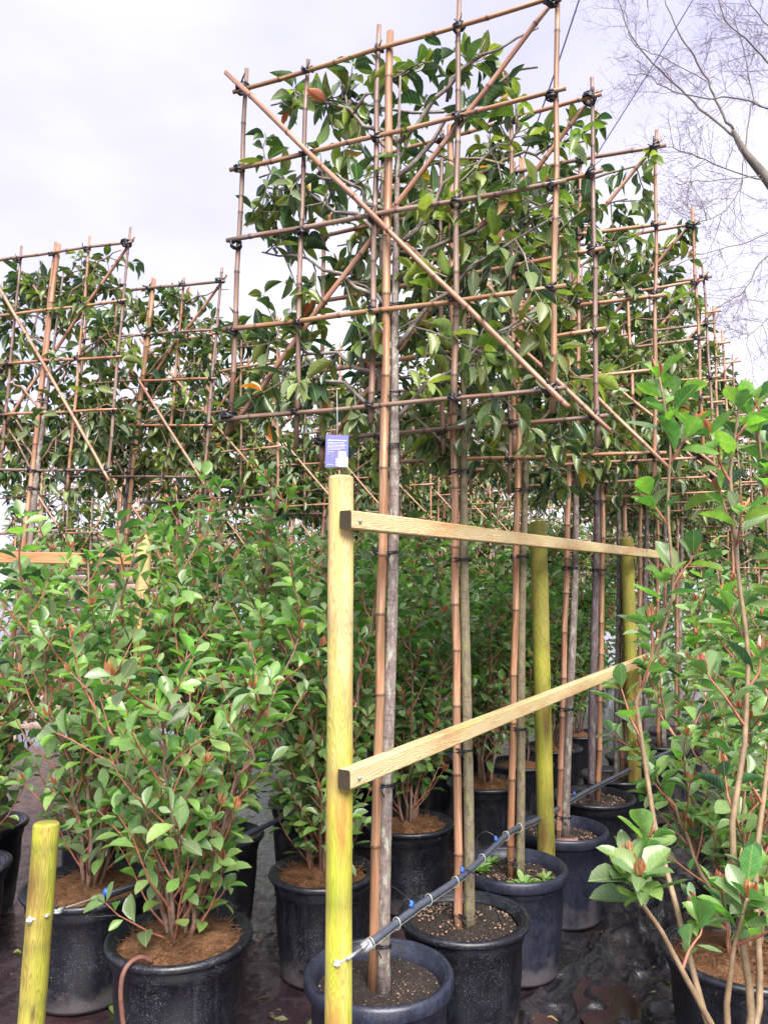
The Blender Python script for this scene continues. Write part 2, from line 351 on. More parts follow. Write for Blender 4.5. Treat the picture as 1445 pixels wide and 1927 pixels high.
# ------------------------------------------------------------------ leaves
def leaf_shape(rows, prof, fold, curl, side=0.0, serr=0.0):
    V = [(0, 0, 0)]; T = [(0, 0, 0)]; Fc = []
    def z(t): return -curl * t * t
    for k, (t, w) in enumerate(zip(rows, prof)):
        sx = side * t * t; ww = w * (1 + serr * (1 if k % 2 else -1))
        V += [(t, -ww + sx, z(t) + fold * ww), (t, sx, z(t)), (t, ww + sx, z(t) + fold * ww)]
        T += [(t, -w, 0), (t, 0, 0), (t, w, 0)]
    V.append((1, side, z(1))); T.append((1, 0, 0)); e = len(V) - 1
    Fc += [[0, 2, 1], [0, 3, 2]]
    for i in range(len(rows) - 1):
        a = 1 + 3 * i; b_ = a + 3
        Fc += [[a, a + 1, b_ + 1], [a, b_ + 1, b_], [a + 1, a + 2, b_ + 2], [a + 1, b_ + 2, b_ + 1]]
    a = 1 + 3 * (len(rows) - 1); Fc += [[a, a + 1, e], [a + 1, a + 2, e]]
    return np.array(V, float), np.array(Fc, np.int32), np.array(T, float)
RW = [0.07, 0.2, 0.36, 0.54, 0.72, 0.88]
SHAPES = [leaf_shape(RW, [0.05, 0.30, 0.46, 0.5, 0.40, 0.21], f, c, s, 0.02) for (f, c, s) in
          ((0.30, 0.10, 0.03), (0.55, 0.24, -0.05), (0.18, 0.30, 0.06), (0.42, -0.06, -0.03), (0.70, 0.38, 0.08), (0.25, 0.16, -0.08))]
LOW = [leaf_shape([0.3, 0.7], [0.45, 0.40], 0.35, c, 0) for c in (0.1, 0.3)]
def lift(L, k): return [tuple(c * k for c in q) for q in L]
SHAPES += [leaf_shape(RW, [0.05, 0.22, 0.40, 0.5, 0.46, 0.28], f, c, s, 0.03) for (f, c, s) in ((0.22, 0.06, 0.02), (0.38, 0.14, -0.04), (0.12, -0.05, 0.05), (0.30, 0.20, -0.03), (0.5, 0.08, 0.04), (0.2, -0.10, -0.05))]
PAL = {
 'tree': [(.035, .085, .03), (.03, .075, .035), (.045, .10, .032), (.055, .115, .035), (.03, .07, .042), (.07, .13, .04), (.04, .09, .045), (.085, .145, .04), (.05, .10, .05), (.038, .082, .03), (.10, .16, .045), (.06, .12, .055)],
 'young': [(.20, .31, .055), (.27, .36, .07), (.16, .27, .05), (.32, .38, .09)],
 'autumn': [(.55, .17, .03), (.60, .34, .04), (.45, .10, .05), (.085, .03, .06)],
 'shrub': [(.05, .15, .045), (.06, .17, .05), (.075, .20, .055), (.045, .13, .05), (.09, .22, .06), (.06, .16, .065), (.11, .24, .06), (.05, .14, .06), (.08, .19, .07), (.13, .25, .075), (.045, .12, .04), (.07, .17, .05)],
 'fresh': [(.13, .33, .05), (.17, .37, .06), (.11, .30, .055), (.20, .36, .08)],
 'litter': [(.10, .055, .03), (.16, .09, .045), (.06, .035, .025), (.24, .15, .06), (.20, .06, .04)],
 'red': [(.52, .11, .09), (.60, .20, .13), (.45, .07, .08), (.60, .26, .12), (.55, .17, .14)],
}
PAL['tree'] = lift(PAL['tree'], 1.05) + [(.14, .17, .035), (.17, .20, .045), (.12, .15, .03), (.025, .07, .05), (.03, .085, .06), (.02, .055, .04), (.20, .24, .05)]; PAL['shrub'] = lift(PAL['shrub'], 1.5) + [(.22, .38, .20), (.17, .33, .16), (.20, .31, .09), (.03, .09, .05), (.025, .075, .045), (.04, .11, .07), (.24, .40, .23)]; PAL['fresh'] = lift(PAL['fresh'], 1.35)
_leafmesh = {}
def leaf_mesh(sh, pal, ti):
    k = (sh, pal, ti)
    if k not in _leafmesh:
        V, Fc, T = SHAPES[sh]; _leafmesh[k] = make_mesh('leaf', V, Fc, M['leaf'], T, np.tile(PAL[pal][ti], (len(V), 1)))
    return _leafmesh[k]
class Leaves:
    def __init__(s, rg): s.L = []; s.rg = rg
    def add(s, p, d, up, ln, wd, pal):
        s.L.append((np.asarray(p, float), nrm(d), np.asarray(up, float), ln, wd, pal, s.rg.randint(len(PAL[pal])), s.rg.randint(6) + (0 if pal in ('tree', 'young', 'autumn') else 6)))
    def frames(s, L):
        X = np.array([l[1] for l in L]); U = np.array([l[2] for l in L])
        Z = U - X * (U * X).sum(1)[:, None]; Z /= np.linalg.norm(Z, axis=1)[:, None] + 1e-9
        Y = np.cross(Z, X)
        ln = np.array([l[3] for l in L])[:, None]; wd = np.array([l[4] for l in L])[:, None]
        return np.stack([X * ln, Y * wd, Z * ln], 2), np.array([l[0] for l in L])
    def emit(s, parent, n_obj, low=False, stuff='foliage', base=None):
        L = s.L
        if not L: return
        base = np.array(parent.location) if base is None else base
        camp = np.array([0, 0, CAM_H])
        if n_obj:
            big = [l for l in L if l[5] != 'red']
            big.sort(key=lambda l: np.linalg.norm(l[0] - camp) / l[3])
            obj = big[:n_obj]; ids = set(id(l) for l in obj); rest = [l for l in L if id(l) not in ids]
            A, Pp = s.frames(obj)
            for i, l in enumerate(obj):
                o = bpy.data.objects.new('leaf', leaf_mesh(l[7], l[5], l[6])); COL.objects.link(o); o.parent = parent
                m4 = np.eye(4); m4[:3, :3] = A[i]; m4[:3, 3] = Pp[i] - base
                # a sheared frame never occurs: columns are orthogonal
                o.matrix_basis = Matrix(m4.tolist())
        else: rest = L
        if rest:
            Vs, Fs, Ts, Cs = [], [], [], []; n = 0
            for sh in range(len(LOW) if low else 12):
                g = [l for l in rest if (l[7] % (2 if low else 12)) == sh]
                if not g: continue
                V, Fc, T = (LOW if low else SHAPES)[sh]
                A, Pp = s.frames(g)
                W = np.einsum('mij,vj->mvi', A, V) + (Pp - base)[:, None, :]
                m_ = len(g); k = len(V)
                Vs.append(W.reshape(-1, 3)); Ts.append(np.tile(T, (m_, 1)))
                Cs.append(np.repeat(np.array([PAL[l[5]][l[6]] for l in g]), k, axis=0))
                Fs.append((Fc[None] + (np.arange(m_) * k)[:, None, None] + n).reshape(-1, 3)); n += m_ * k
            me = make_mesh(stuff, np.concatenate(Vs), np.concatenate(Fs), M['leaf'], np.concatenate(Ts), np.concatenate(Cs))
            o = link(stuff, me, parent); o['kind'] = 'stuff'

def wander(rg, p, d, length, n, jit, lift=0.0):
    P = [np.array(p, float)]; d = nrm(d)
    for i in range(n):
        d = nrm(d + rg.normal(0, jit, 3) + np.array([0, 0, lift])); P.append(P[-1] + d * length / n)
    return np.array(P)
def on(P, t):
    f = t * (len(P) - 1); i = min(int(f), len(P) - 2); return P[i] + (P[i + 1] - P[i]) * (f - i), nrm(P[i + 1] - P[i])
GA = 2.39996
def dress(rg, LV, P, t0, n, ln, ratio, pal, droop, outw=0.9, rosette=4, young=0.1, ypal='young', red=0):
    """leaves spiralling up a twig, a rosette at its tip"""
    a = rg.rand() * 6.28
    total = n + rosette
    for k in range(total):
        t = t0 + (1 - t0) * (k / max(1, n)) if k < n else 1.0
        p, d = on(P, min(t, 1.0)); a += GA + rg.normal(0, 0.25)
        s1 = nrm(np.cross(d, (0.3, 0.9, 0.31))); s2 = np.cross(d, s1)
        rad = math.cos(a) * s1 + math.sin(a) * s2
        ow = outw * (0.75 if k >= n else 1.0)
        dd = nrm(rad * ow + d * rg.uniform(0.3, 0.75) + np.array([0, 0, -droop * rg.uniform(0.5, 1.4)]))
        up = nrm(np.array([0, 0, 1.0]) + d * 0.5 + rg.normal(0, 0.42, 3))
        L = ln * rg.uniform(0.5, 1.2) * (0.8 if k >= n else 1)
        pl = ypal if rg.rand() < young else pal
        LV.add(p + rad * 0.004, dd, up, L, L * ratio * rg.uniform(0.85, 1.15), pl)
    if red:
        p, d = on(P, 1.0)
        for k in range(red):
            a += GA; s1 = nrm(np.cross(d, (0.3, 0.9, 0.31))); s2 = np.cross(d, s1)
            rad = math.cos(a) * s1 + math.sin(a) * s2; L = ln * rg.uniform(0.22, 0.6)
            LV.add(p, nrm(d + np.array([0, 0, 0.6]) + rad * rg.uniform(0.15, 0.7)), rad + 0.2, L, L * 0.21, 'red')

# ------------------------------------------------------------------ setting: ground, water
ROW = nrm([0.53, 0.848, 0])                 # the rows of pots run this way
POTS = []                                   # (x, y, r) filled below, flattened in the ground
A_POTS = [(-0.015, 2.44), (0.283, 2.84), (0.543, 3.34), (0.862, 3.85), (1.175, 4.43), (1.47, 4.93), (1.78, 5.44), (2.1, 5.95), (2.42, 6.46)]
S_POTS = [(-0.69, 2.71), (-0.254, 3.31), (0.127, 3.98), (0.609, 4.79), (0.93, 5.32), (1.26, 5.85), (1.58, 6.4)]
B_POTS = [(-1.17, 3.165), (-0.8, 3.78), (-0.42, 4.38), (-0.06, 4.95), (0.3, 5.5), (0.66, 6.1)]
C_POTS = [(-1.82, 3.36), (-2.02, 3.95), (-1.42, 4.0), (-1.1, 4.6)]
R_POTS = [(0.80, 1.74), (1.15, 2.58), (1.5, 3.16), (1.84, 3.72), (2.18, 4.3), (2.52, 4.9), (2.9, 5.5)]
def ground_z(x, y):
    path = np.exp(-(((x - 0.62) * 0.848 - (y - 2.6) * 0.53) / 0.33) ** 2)          # the crumpled strip right of the tree row
    n = fbm(x * 3.1 + 4, y * 3.1, 3, 5) - 0.5
    wx = x + 0.35 * (fbm(x * 2.3, y * 2.3 + 8, 21, 3) - 0.5); wy = y + 0.35 * (fbm(x * 2.3 + 5, y * 2.3, 22, 3) - 0.5)
    al, ac = wx * 0.53 + wy * 0.848, wx * 0.848 - wy * 0.53
    r1 = 1 - np.abs(2 * vnoise(ac * 5.5 + 3, al * 2.6, 31) - 1); r2 = 1 - np.abs(2 * vnoise(ac * 11 + 7, al * 7.0, 33) - 1); r3 = 1 - np.abs(2 * vnoise(wx * 24, wy * 21, 35) - 1)
    z = 0.024 * n + 0.004 * r3 ** 2 + path * (0.095 * r1 ** 4 + 0.05 * r2 ** 4 + 0.012 * r3 ** 3 - 0.045 + 0.05 * n)
    for (px, py) in A_POTS[:5] + S_POTS[:4] + B_POTS[:2] + R_POTS[:3]:
        z = z * (1 - 0.85 * np.exp(-(((x - px) ** 2 + (y - py) ** 2) / 0.045)))
    return z - 0.01
xs = np.concatenate([-np.geomspace(120, 2.6, 16), np.arange(-2.5, -1.6, 0.03), np.arange(-1.6, 1.5, 0.0115), np.arange(1.5, 2.8, 0.03), np.geomspace(2.9, 120, 16)])
ys = np.concatenate([-np.geomspace(60, 0.8, 8), np.arange(1.0, 1.95, 0.04), np.arange(1.95, 3.7, 0.0115), np.arange(3.7, 5.6, 0.035), np.geomspace(5.7, 160, 22)])
gx, gy = np.meshgrid(xs, ys); near = (np.abs(gx) < 4) & (gy > 0) & (gy < 8)
gz = np.where(near, ground_z(gx, gy), -0.01)
mudw = np.clip((-(gx * 0.848 - gy * 0.53) - 1.25 + 0.5 * (fbm(gx * 3, gy * 3, 71, 3) - 0.5)) / 0.2, 0, 1).reshape(-1, 1); gt = (1 - mudw) * np.array([[0.85, 0.85, 0.9]]) + mudw * np.array([[0.95, 0.68, 0.72]])
V = np.stack([gx, gy, gz], 2).reshape(-1, 3); nx = len(xs); ny = len(ys)
i = np.arange((ny - 1) * (nx - 1)); r_ = i // (nx - 1); c_ = i % (nx - 1); a0 = r_ * nx + c_
g = link('ground', make_mesh('ground', V, np.stack([a0, a0 + 1, a0 + nx + 1, a0 + nx], 1), M['ground'], None, gt)); g['kind'] = 'structure'
def blob_sheet(name, cx, cy, rx, ry, z, mat, seed, kind):
    a = np.linspace(0, 2 * math.pi, 48, endpoint=False); rr = 0.75 + 0.5 * fbm(np.cos(a) * 1.6 + 5 + seed, np.sin(a) * 1.6 + 5, seed, 3)
    V = [(cx, cy, z)] + [(cx + rx * r * math.cos(t), cy + ry * r * math.sin(t), z) for r, t in zip(rr, a)]
    o = link(name, make_mesh(name, V, [[0, 1 + k, 1 + (k + 1) % 48] for k in range(48)], mat)); o['kind'] = kind
for k, (cx, cy, rx, ry) in enumerate([(-1.1, 2.45, 0.55, 0.42), (-0.45, 2.35, 0.3, 0.25), (0.55, 2.62, 0.2, 0.4), (0.85, 3.05, 0.12, 0.3), (0.5, 2.1, 0.2, 0.2)]):
    blob_sheet('puddle', cx, cy, rx, ry, -0.010 if k < 2 else -0.022, M['water'], k + 2, 'structure')

# ------------------------------------------------------------------ pots
def make_pot(x, y, r, h, label, top, style, seed, group=None, detail=True):
    rg = np.random.RandomState(seed)
    t = thing('plant_pot', label, 'plant pot', (x, y, 0), group)
    mt = M['pot_b'] if style == 'dusty' else M['pot']; sg = 56 if detail else 28
    b = MB(); rb = r * 0.80
    b.lathe([(0.01, 0.012), (rb - 0.02, 0.012), (rb - 0.004, 0.0), (rb, 0.014), (rb + (r - rb) * 0.55 - 0.004, h * 0.55), (r - 0.022, h - 0.075), (r - 0.016, h - 0.07), (r - 0.011, h - 0.04),
             (r - 0.012, h - 0.006), (r - 0.024, h - 0.006), (r - 0.032, h - 0.05), (r - 0.05, h - 0.12)], (x, y, 0), sg, wob=0.004, seed=seed)
    b.build('body', mt, t)
    b = MB()
    if style == 'dusty':
        pr = [(r - 0.013, h - 0.046), (r - 0.003, h - 0.046), (r + 0.001, h - 0.040), (r + 0.001, h - 0.010), (r - 0.004, h - 0.001), (r - 0.012, h + 0.001), (r - 0.019, h - 0.004), (r - 0.021, h - 0.02)]
    else:
        pr = [(r - 0.013, h - 0.03), (r + 0.004, h - 0.024), (r + 0.010, h - 0.014), (r + 0.008, h - 0.003), (r - 0.002, h + 0.002), (r - 0.014, h - 0.002), (r - 0.020, h - 0.014), (r - 0.030, h - 0.016), (r - 0.036, h - 0.028)]
    b.lathe(pr, (x, y, 0), sg, wob=0.004, seed=seed); b.build('rim', mt, t)
    # filling
    zf = h - (0.055 if style == 'dusty' else 0.035); R0 = r - 0.036; rings, sgm = (9, 40) if detail else (4, 20)
    V = [(x, y, zf + 0.03)]; Fc = []
    for i in range(1, rings + 1):
        for k in range(sgm):
            a = 2 * math.pi * k / sgm; q = R0 * i / rings; vx, vy = q * math.cos(a), q * math.sin(a)
            hz = 0.075 * (float(fbm(np.array(vx * 16 + seed * 3.1), np.array(vy * 16 + 7.7), seed, 4)) - 0.45) + (0.028 * (1 - (i / rings) ** 2) if top == 'coir' else 0.012 * (1 - (i / rings) ** 2))
            V.append((x + vx, y + vy, zf + hz * (1.0 if i < rings else 0.3)))
    Fc += [[0, 1 + k, 1 + (k + 1) % sgm] for k in range(sgm)]
    for i in range(rings - 1):
        for k in range(sgm):
            Fc.append([1 + i * sgm + k, 1 + (i + 1) * sgm + k, 1 + (i + 1) * sgm + (k + 1) % sgm, 1 + i * sgm + (k + 1) % sgm])
    V = np.array(V) - (x, y, 0)
    f = link('coir_mulch' if top == 'coir' else 'compost', make_mesh('fill', V, Fc, M['fibre'] if top == 'coir' else M['compost'], V + seed), t)
    if detail:
        s = MB()
        if top == 'coir':
            for k in range(700):
                a = rg.rand() * 6.28; q = R0 * math.sqrt(rg.rand()) * 0.97; p = np.array([x + q * math.cos(a), y + q * math.sin(a), zf + 0.006 + 0.028 * (1 - (q / R0) ** 2)])
                d = nrm([rg.normal(), rg.normal(), 0.25 * rg.normal()]); l = rg.uniform(0.02, 0.07)
                s.tube([p, p + d * l * 0.5 + (0, 0, 0.006), p + d * l + rg.normal(0, 0.008, 3) + (0, 0, 0.004)], 0.0011, 3, False, (1, 1, 1))
            o = s.build('fibres', M['fibre'], f)
        else:
            for k in range(170 if seed == 1 else 520):
                a = rg.rand() * 6.28; q = R0 * math.sqrt(rg.rand()) * 0.97; c = np.array([x + q * math.cos(a), y + q * math.sin(a), zf + 0.004 + 0.012 * (1 - (q / R0) ** 2)])
                u = rg.uniform(0.0015, 0.0035 if seed == 1 else 0.0055); w = rg.normal(0, 1, (6, 3)) * 0.25 + np.array([(1, 0, 0), (-1, 0, 0), (0, 1, 0), (0, -1, 0), (0, 0, .7), (0, 0, -.7)])
                tn = rg.uniform(0.25, 1.5); s.add(c + w * u, [[0, 2, 4], [2, 1, 4], [1, 3, 4], [3, 0, 4], [2, 0, 5], [1, 2, 5], [3, 1, 5], [0, 3, 5]], None, (tn, tn, tn))
            o = s.build('grit', M['bit'], f, False)
        o['kind'] = 'stuff'
    return t
a_lab = ['dusty blue-black tree pot with dark compost behind the front wooden post', 'black tree pot with gritty compost, second in the tree row from the front post',
         'blue-black tree pot with weeds and a yellow leaf in it, third in the tree row', 'black tree pot with moss and a flat stone, just beyond the second post', 'black tree pot with mossy compost, fifth in the tree row under the pipe']
for k, (x, y) in enumerate(A_POTS):
    make_pot(x, y, 0.225, 0.41, a_lab[k] if k < 5 else 'black tree pot far along the railed tree row', 'compost', 'dusty' if k in (0, 2, 3) else 'plain', k + 1, None if k < 5 else 'far pots of the tree row', k < 5)
s_lab = ['large black pot with orange coir mulch and a brown hose over its rim', 'black coir-topped pot directly behind the tall front post', 'black coir-topped pot behind the first two tree stakes', 'black shrub pot behind the third tree stake with brown mulch']
for k, (x, y) in enumerate(S_POTS):
    make_pot(x, y, 0.235 if k == 0 else 0.215, 0.40, s_lab[k] if k < 4 else 'black shrub pot in the shade deep between the rows', 'coir', 'plain', 20 + k, None if k < 4 else 'far shrub pots', k < 4)
for k, (x, y) in enumerate(B_POTS):
    make_pot(x, y, 0.25 if k == 0 else 0.215, 0.40, 'wide black coir-topped pot behind the short leaning post' if k == 0 else 'black shrub pot half hidden behind the left shrubs', 'coir', 'plain', 40 + k, None if k == 0 else 'hidden left shrub pots', k < 1)
for k, (x, y) in enumerate(C_POTS): make_pot(x, y, 0.215, 0.40, 'black shrub pot at the far left under the foliage', 'coir', 'plain', 60 + k, 'far left shrub pots', False)
for k, (x, y) in enumerate(R_POTS):
    make_pot(x, y, 0.24, 0.40, ['black pot at the lower right corner below the bare stems', 'black coir-topped pot at the right edge behind the bare stems'][k] if k < 2 else 'black shrub pot in the right-hand row behind foliage', 'coir', 'plain', 80 + k, None if k < 2 else 'right row shrub pots', k < 2)

# ------------------------------------------------------------------ trellised trees
UP = np.array([0, 0, 1.0])
def ring_mesh():
    b = MB()
    for (tx, tz, r) in ((0.5, 0, 1.0), (-0.5, 0.15, 1.05), (0.0, 0.5, 0.95)):
        a = np.linspace(0, 2 * math.pi, 9); P = np.stack([r * np.cos(a), 0.95 * r * np.sin(a), tx * np.cos(a) * 0.9 + tz * np.sin(a)], 1); b.tube(P, 0.24, 4, False)
    b.tube([(0.2, -1, 0.2), (0.7, -1.5, 0.6), (0.9, -1.45, 1.3)], 0.13, 4); b.tube([(-0.1, -1, -0.1), (-0.6, -1.4, 0.6)], 0.13, 4)
    return b.mesh('tie', M['tie'])
TIE = ring_mesh()
def tie(parent, p, s, rg):
    o = bpy.data.objects.new('tie', TIE); COL.objects.link(o); o.parent = parent
    o.location = tuple(np.asarray(p) - np.array(parent.location)); o.scale = (s, s, s); o.rotation_euler = (rg.normal(0, .3), rg.normal(0, .3), rg.normal(0, .5))
def cane(parent, p0, p1, r, rg, name='cane', seg=8, tint=(1, 1, 1), flat=False):
    p0, p1 = np.asarray(p0, float), np.asarray(p1, float); L = np.linalg.norm(p1 - p0); d = (p1 - p0) / L
    ts = [0.0]; rs = [0.9]; cs = [0.9]; s = rg.uniform(0.05, 0.2)
    while s < L - 0.02:
        for ds, q, c in ((-0.008, 1.0, 1.0), (-0.003, 1.10, 0.5), (0.0, 1.16, 0.42), (0.003, 1.08, 0.6), (0.008, 0.98, 1.12)): ts.append(s + ds); rs.append(q); cs.append(c)
        s += rg.uniform(0.13, 0.24) * (1.25 if r > 0.012 else 1)
    ts.append(L); rs.append(0.97); cs.append(0.8)
    ts, rs, cs = np.array(ts), np.array(rs), np.array(cs); o = np.argsort(ts); ts, rs, cs = ts[o], rs[o], cs[o]
    bow = nrm(rg.normal(0, 1, 3)) * rg.uniform(0, 0.007) * L; tp = 1 - 0.18 * ts / L
    P = p0 + d * ts[:, None] + bow * np.sin(math.pi * ts / L)[:, None] + nrm(np.cross(d, (0.2, 0.5, 0.8))) * (0.0025 * np.sin(ts * 11 + rg.rand() * 6))[:, None]
    b = MB(); b.tube(P, r * rs * tp, seg, True, cs[:, None] * np.asarray(tint)[None]); return b.build(name, M['cane'], parent)
def wrap(parent, c, e, w, r, rg):
    """several turns of black tape round stake and trunk"""
    b = MB(); n = nrm(np.cross(UP, e)); a = np.linspace(0, 2 * math.pi * 3, 34)
    P = c + np.outer(np.cos(a) * w, e) + np.outer(np.sin(a) * r, n) + np.outer(np.linspace(-0.008, 0.008, 34) + 0.004 * np.sin(a * 1.3), UP)
    b.tube(P, 0.0028, 4); q = c - n * r; b.tube([q, q + e * 0.012 + UP * -0.012 - n * 0.006, q + e * 0.018 - UP * 0.03], 0.002, 4); b.build('tie', M['tie'], parent)

def trellis_tree(base, X, Y, th, lean, w, z0, h, seed, labels, group, n_obj, n_leaf, bark, lod=0, trunk_side=1, tr=0.017, mask=None, young=0.06, tap=None):
    rg = np.random.RandomState(seed); th, lean = R(th), R(lean)
    e0 = np.array([math.cos(th), math.sin(th), 0]); E_ = e0 * math.cos(lean) - UP * math.sin(lean); U_ = UP * math.cos(lean) + e0 * math.sin(lean)
    nf = np.cross(E_, U_); nf = nf if nf[1] < 0 else -nf            # towards the camera
    bx, by = base; c0 = np.array([X, Y, z0]); P = lambda u, v: c0 + E_ * w * u + U_ * h * v
    f = thing('bamboo_trellis', labels[0], 'trellis', (bx, by, 0.36), group and 'bamboo trellises ' + group)
    gy = lambda: np.array([1, 1, 1]) * rg.uniform(0.82, 1.12) * np.array([1, rg.uniform(0.95, 1.05), rg.uniform(0.9, 1.12)])
    grey = np.array([0.62, 0.74, 0.95])
    sg = 10 if lod == 0 else 6
    us = [-1, -0.52, -0.03, 0.47, 1.0]; vv = np.array([0, 0.25, 0.5, 0.75, 1.0]) + rg.normal(0, 0.012, 5); vv[0] = 0; vv[4] = 1
    cr = 0.0092
    for k, u in enumerate(us):
        u2 = u + rg.normal(0, 0.012); tail = rg.uniform(0.02, 0.12)
        cane(f, P(u, -tail), P(u2, 1 + rg.uniform(0.04, 0.09)), cr * rg.uniform(0.9, 1.1), rg, 'cane', sg, gy() * (grey if rg.rand() < 0.5 else 1))
    for v in vv:
        cane(f, P(-1.06, v + rg.normal(0, 0.006)) + nf * 0.021, P(1.08, v + rg.normal(0, 0.006)) + nf * 0.021, cr * rg.uniform(0.9, 1.08), rg, 'cane', sg, gy() * (grey if rg.rand() < 0.4 else 1))
    cane(f, P(-1.10, 1.05) + nf * 0.042, P(1.10, -0.05) + nf * 0.042, cr * 1.08, rg, 'cane', sg, gy())
    cane(f, P(-1.06, -0.05) - nf * 0.02, P(1.04, 1.04) - nf * 0.02, cr * 1.08, rg, 'cane', sg, gy())
    sb = np.array([bx - 0.02 * trunk_side, by - 0.03, 0.33]); st_top = P(0.03, 1.05) + nf * 0.004
    stp = (lambda t: sb + (st_top - sb) * t)
    cane(f, sb, st_top, 0.0155, rg, 'stake', sg + 2, gy())
    if lod < 2:
        for u in us:
            for v in vv:
                tie(f, P(u, v) + nf * 0.014, rg.uniform(0.0155, 0.019) * (1.35 if abs(u) == 1 and v in (0, 1) else 1), rg)
    # --- the tree
    t = thing('pleached_tree', labels[1], 'tree', (bx, by, 0.36), group and 'trees ' + group)
    side = E_ * trunk_side
    zt = z0 + h * 0.92; ts = np.linspace(0, 1, 26); tp = []
    ph = rg.rand(2) * 6
    for q in ts:
        zz = 0.34 + (zt - 0.34) * q; s = stp((zz - 0.33) / (st_top[2] - 0.33))
        tp.append(s + side * (0.034 + 0.006 * math.sin(q * 9 + ph[0])) - nf * (0.012 + 0.006 * math.sin(q * 7 + ph[1])))
    tp = np.array(tp); tr_ = tr * np.interp(ts, [0, 0.03, 0.5, 0.75, 1], [1.35, 1.1, 0.9, 0.62, 0.2])
    b = MB(); b.tube(tp, tr_, 12 if lod == 0 else 7); b.build('trunk', M[bark], t)
    br = MB(); LV = Leaves(rg); count = 0
    def ok(p):
        q = p - c0; return mask is None or mask(np.dot(q, E_) / w, np.dot(q, U_) / h, rg)
    mains = []
    nb = 12
    for k in range(nb):
        v = -0.06 + 0.9 * k / nb + rg.normal(0, 0.02); sgn = 1 if k % 2 else -1
        i0 = np.argmin(np.abs(tp[:, 2] - (z0 + v * h))); tu = sgn * rg.uniform(0.8, 1.02); tv = v + rg.uniform(0.10, 0.34)
        tgt = P(tu, min(tv, 1.0)) - nf * rg.normal(0.07, 0.035); p = tp[i0]; D = tgt - p
        pts = [p]
        for j in range(1, 9): pts.append(p + D * j / 8 + UP * 0.05 * math.sin(math.pi * j / 8) * -sgn * 0 + rg.normal(0, 0.011, 3) + UP * 0.06 * math.sin(math.pi * j / 8))
        pts = np.array(pts); mains.append(pts); br.tube(pts, np.linspace(0.0085, 0.003, 9), 6 if lod == 0 else 4)
    top = np.array([tp[-6] + (P(0.02, 1.0) - tp[-6]) * j / 6 + rg.normal(0, 0.01, 3) for j in range(7)]); mains += [top]
    for tu in (-0.75, -0.35, 0.3, 0.6):                            # shoots that reach the top cane
        m0 = mains[rg.randint(8, 12)][3]; q1 = P(tu, 1.0) - nf * 0.06
        pts = np.array([m0 + (q1 - m0) * j / 6 + rg.normal(0, 0.012, 3) for j in range(7)]); mains.append(pts); br.tube(pts, np.linspace(0.006, 0.002, 7), 5 if lod == 0 else 3)
    per = 9; ntw = int(n_leaf / per)
    tries = 0
    while count < ntw and tries < ntw * 6:
        tries += 1; goal = P(rg.uniform(-1.02, 1.02), rg.uniform(-0.12, 1.04)) - nf * rg.uniform(0.0, 0.16)
        if not ok(goal): continue
        cand = [on(mains[rg.randint(len(mains))], rg.uniform(0.12, 1.0)) for _ in range(24)]; p, d = min(cand, key=lambda c: abs(np.linalg.norm(c[0] - goal) - 0.10))
        dd = nrm(E_ * rg.normal(0, 0.8) + U_ * rg.uniform(0.0, 1.1) + nf * rg.normal(-0.22, 0.38) + d * 0.4)
        gv = goal - p; L = float(np.clip(np.linalg.norm(gv), 0.08, 0.30)); dd = nrm(nrm(gv) + 0.25 * dd); tw = wander(rg, p, dd, L, 4, 0.16, 0.02)
        e = tw[-1] - c0; uu, vvv = np.dot(e, E_) / w, np.dot(e, U_) / h
        if abs(uu) > (1.1 if mask else 1.0) or vvv > (1.09 if mask else 1.02) or vvv < -0.16: continue
        br.tube(tw, np.linspace(0.0034, 0.0016, 5), 5 if lod == 0 else 3, False); count += 1
        yg = rg.rand() < young
        dress(rg, LV, tw, 0.2, 5, 0.094 if lod < 2 else 0.10, 0.40, 'young' if yg else 'tree', rg.uniform(0.0, 0.85), 0.85, 4, 0.03, 'young', 0 if rg.rand() < 0.8 else 3)
        if rg.rand() < (0.22 if mask else 0.09): LV.L[-1] = LV.L[-1][:5] + ('autumn', rg.randint(4), LV.L[-1][7])
    cw = br.build('crown', M['twig'] if lod else M[bark], t)
    LV.emit(cw, n_obj, lod >= 2, 'foliage', np.array(t.location))
    if lod < 2:
        for zz in [0.47, 0.98 + rg.normal(0, .03), 1.68, z0 - 0.12, z0 + 0.01, z0 + 0.3 * h]:
            q = (zz + rg.normal(0, 0.02) - 0.33) / (st_top[2] - 0.33); c = stp(q) + side * 0.016 - nf * 0.006; wrap(f, c, E_ * 1.0, 0.040, 0.021, rg)
    return P, E_, U_, nf

def mask1(u, v, rg):
    if u > 0.66 and v > 0.6: return rg.rand() < 0.12
    if v > 0.8: return True
    if u < -0.1 and v < 0.5: return rg.rand() < 0.7
    if -0.85 < u < -0.1 and 0.6 < v < 0.9: return rg.rand() < 0.75
    if abs(u) < 0.2: return rg.rand() < 0.7
    return True
A_T = [  # X, Y, theta, lean, halfwidth, z0, h
 (-0.023, 2.38, -23.5, 1.4, 0.556, 2.143, 1.207), (0.231, 2.75, -27, 0.6, 0.539, 2.138, 1.13), (0.552, 3.2, -23, 2.0, 0.567, 2.11, 1.279),
 (0.97, 3.72, -23, -0.4, 0.56, 2.173, 1.125), (1.30, 4.33, -23, -0.5, 0.55, 2.17, 1.13), (1.56, 4.85, -23, 0.4, 0.55, 2.17, 1.13), (1.87, 5.36, -23, -0.6, 0.55, 2.17, 1.1),
 (2.17, 5.88, -23, 0.2, 0.55, 2.17, 1.13), (2.5, 6.38, -23, 0.2, 0.55, 2.17, 1.1)]
ordn = ['', 'second', 'third', 'fourth', 'fifth', 'sixth', 'seventh', 'eighth', 'ninth']
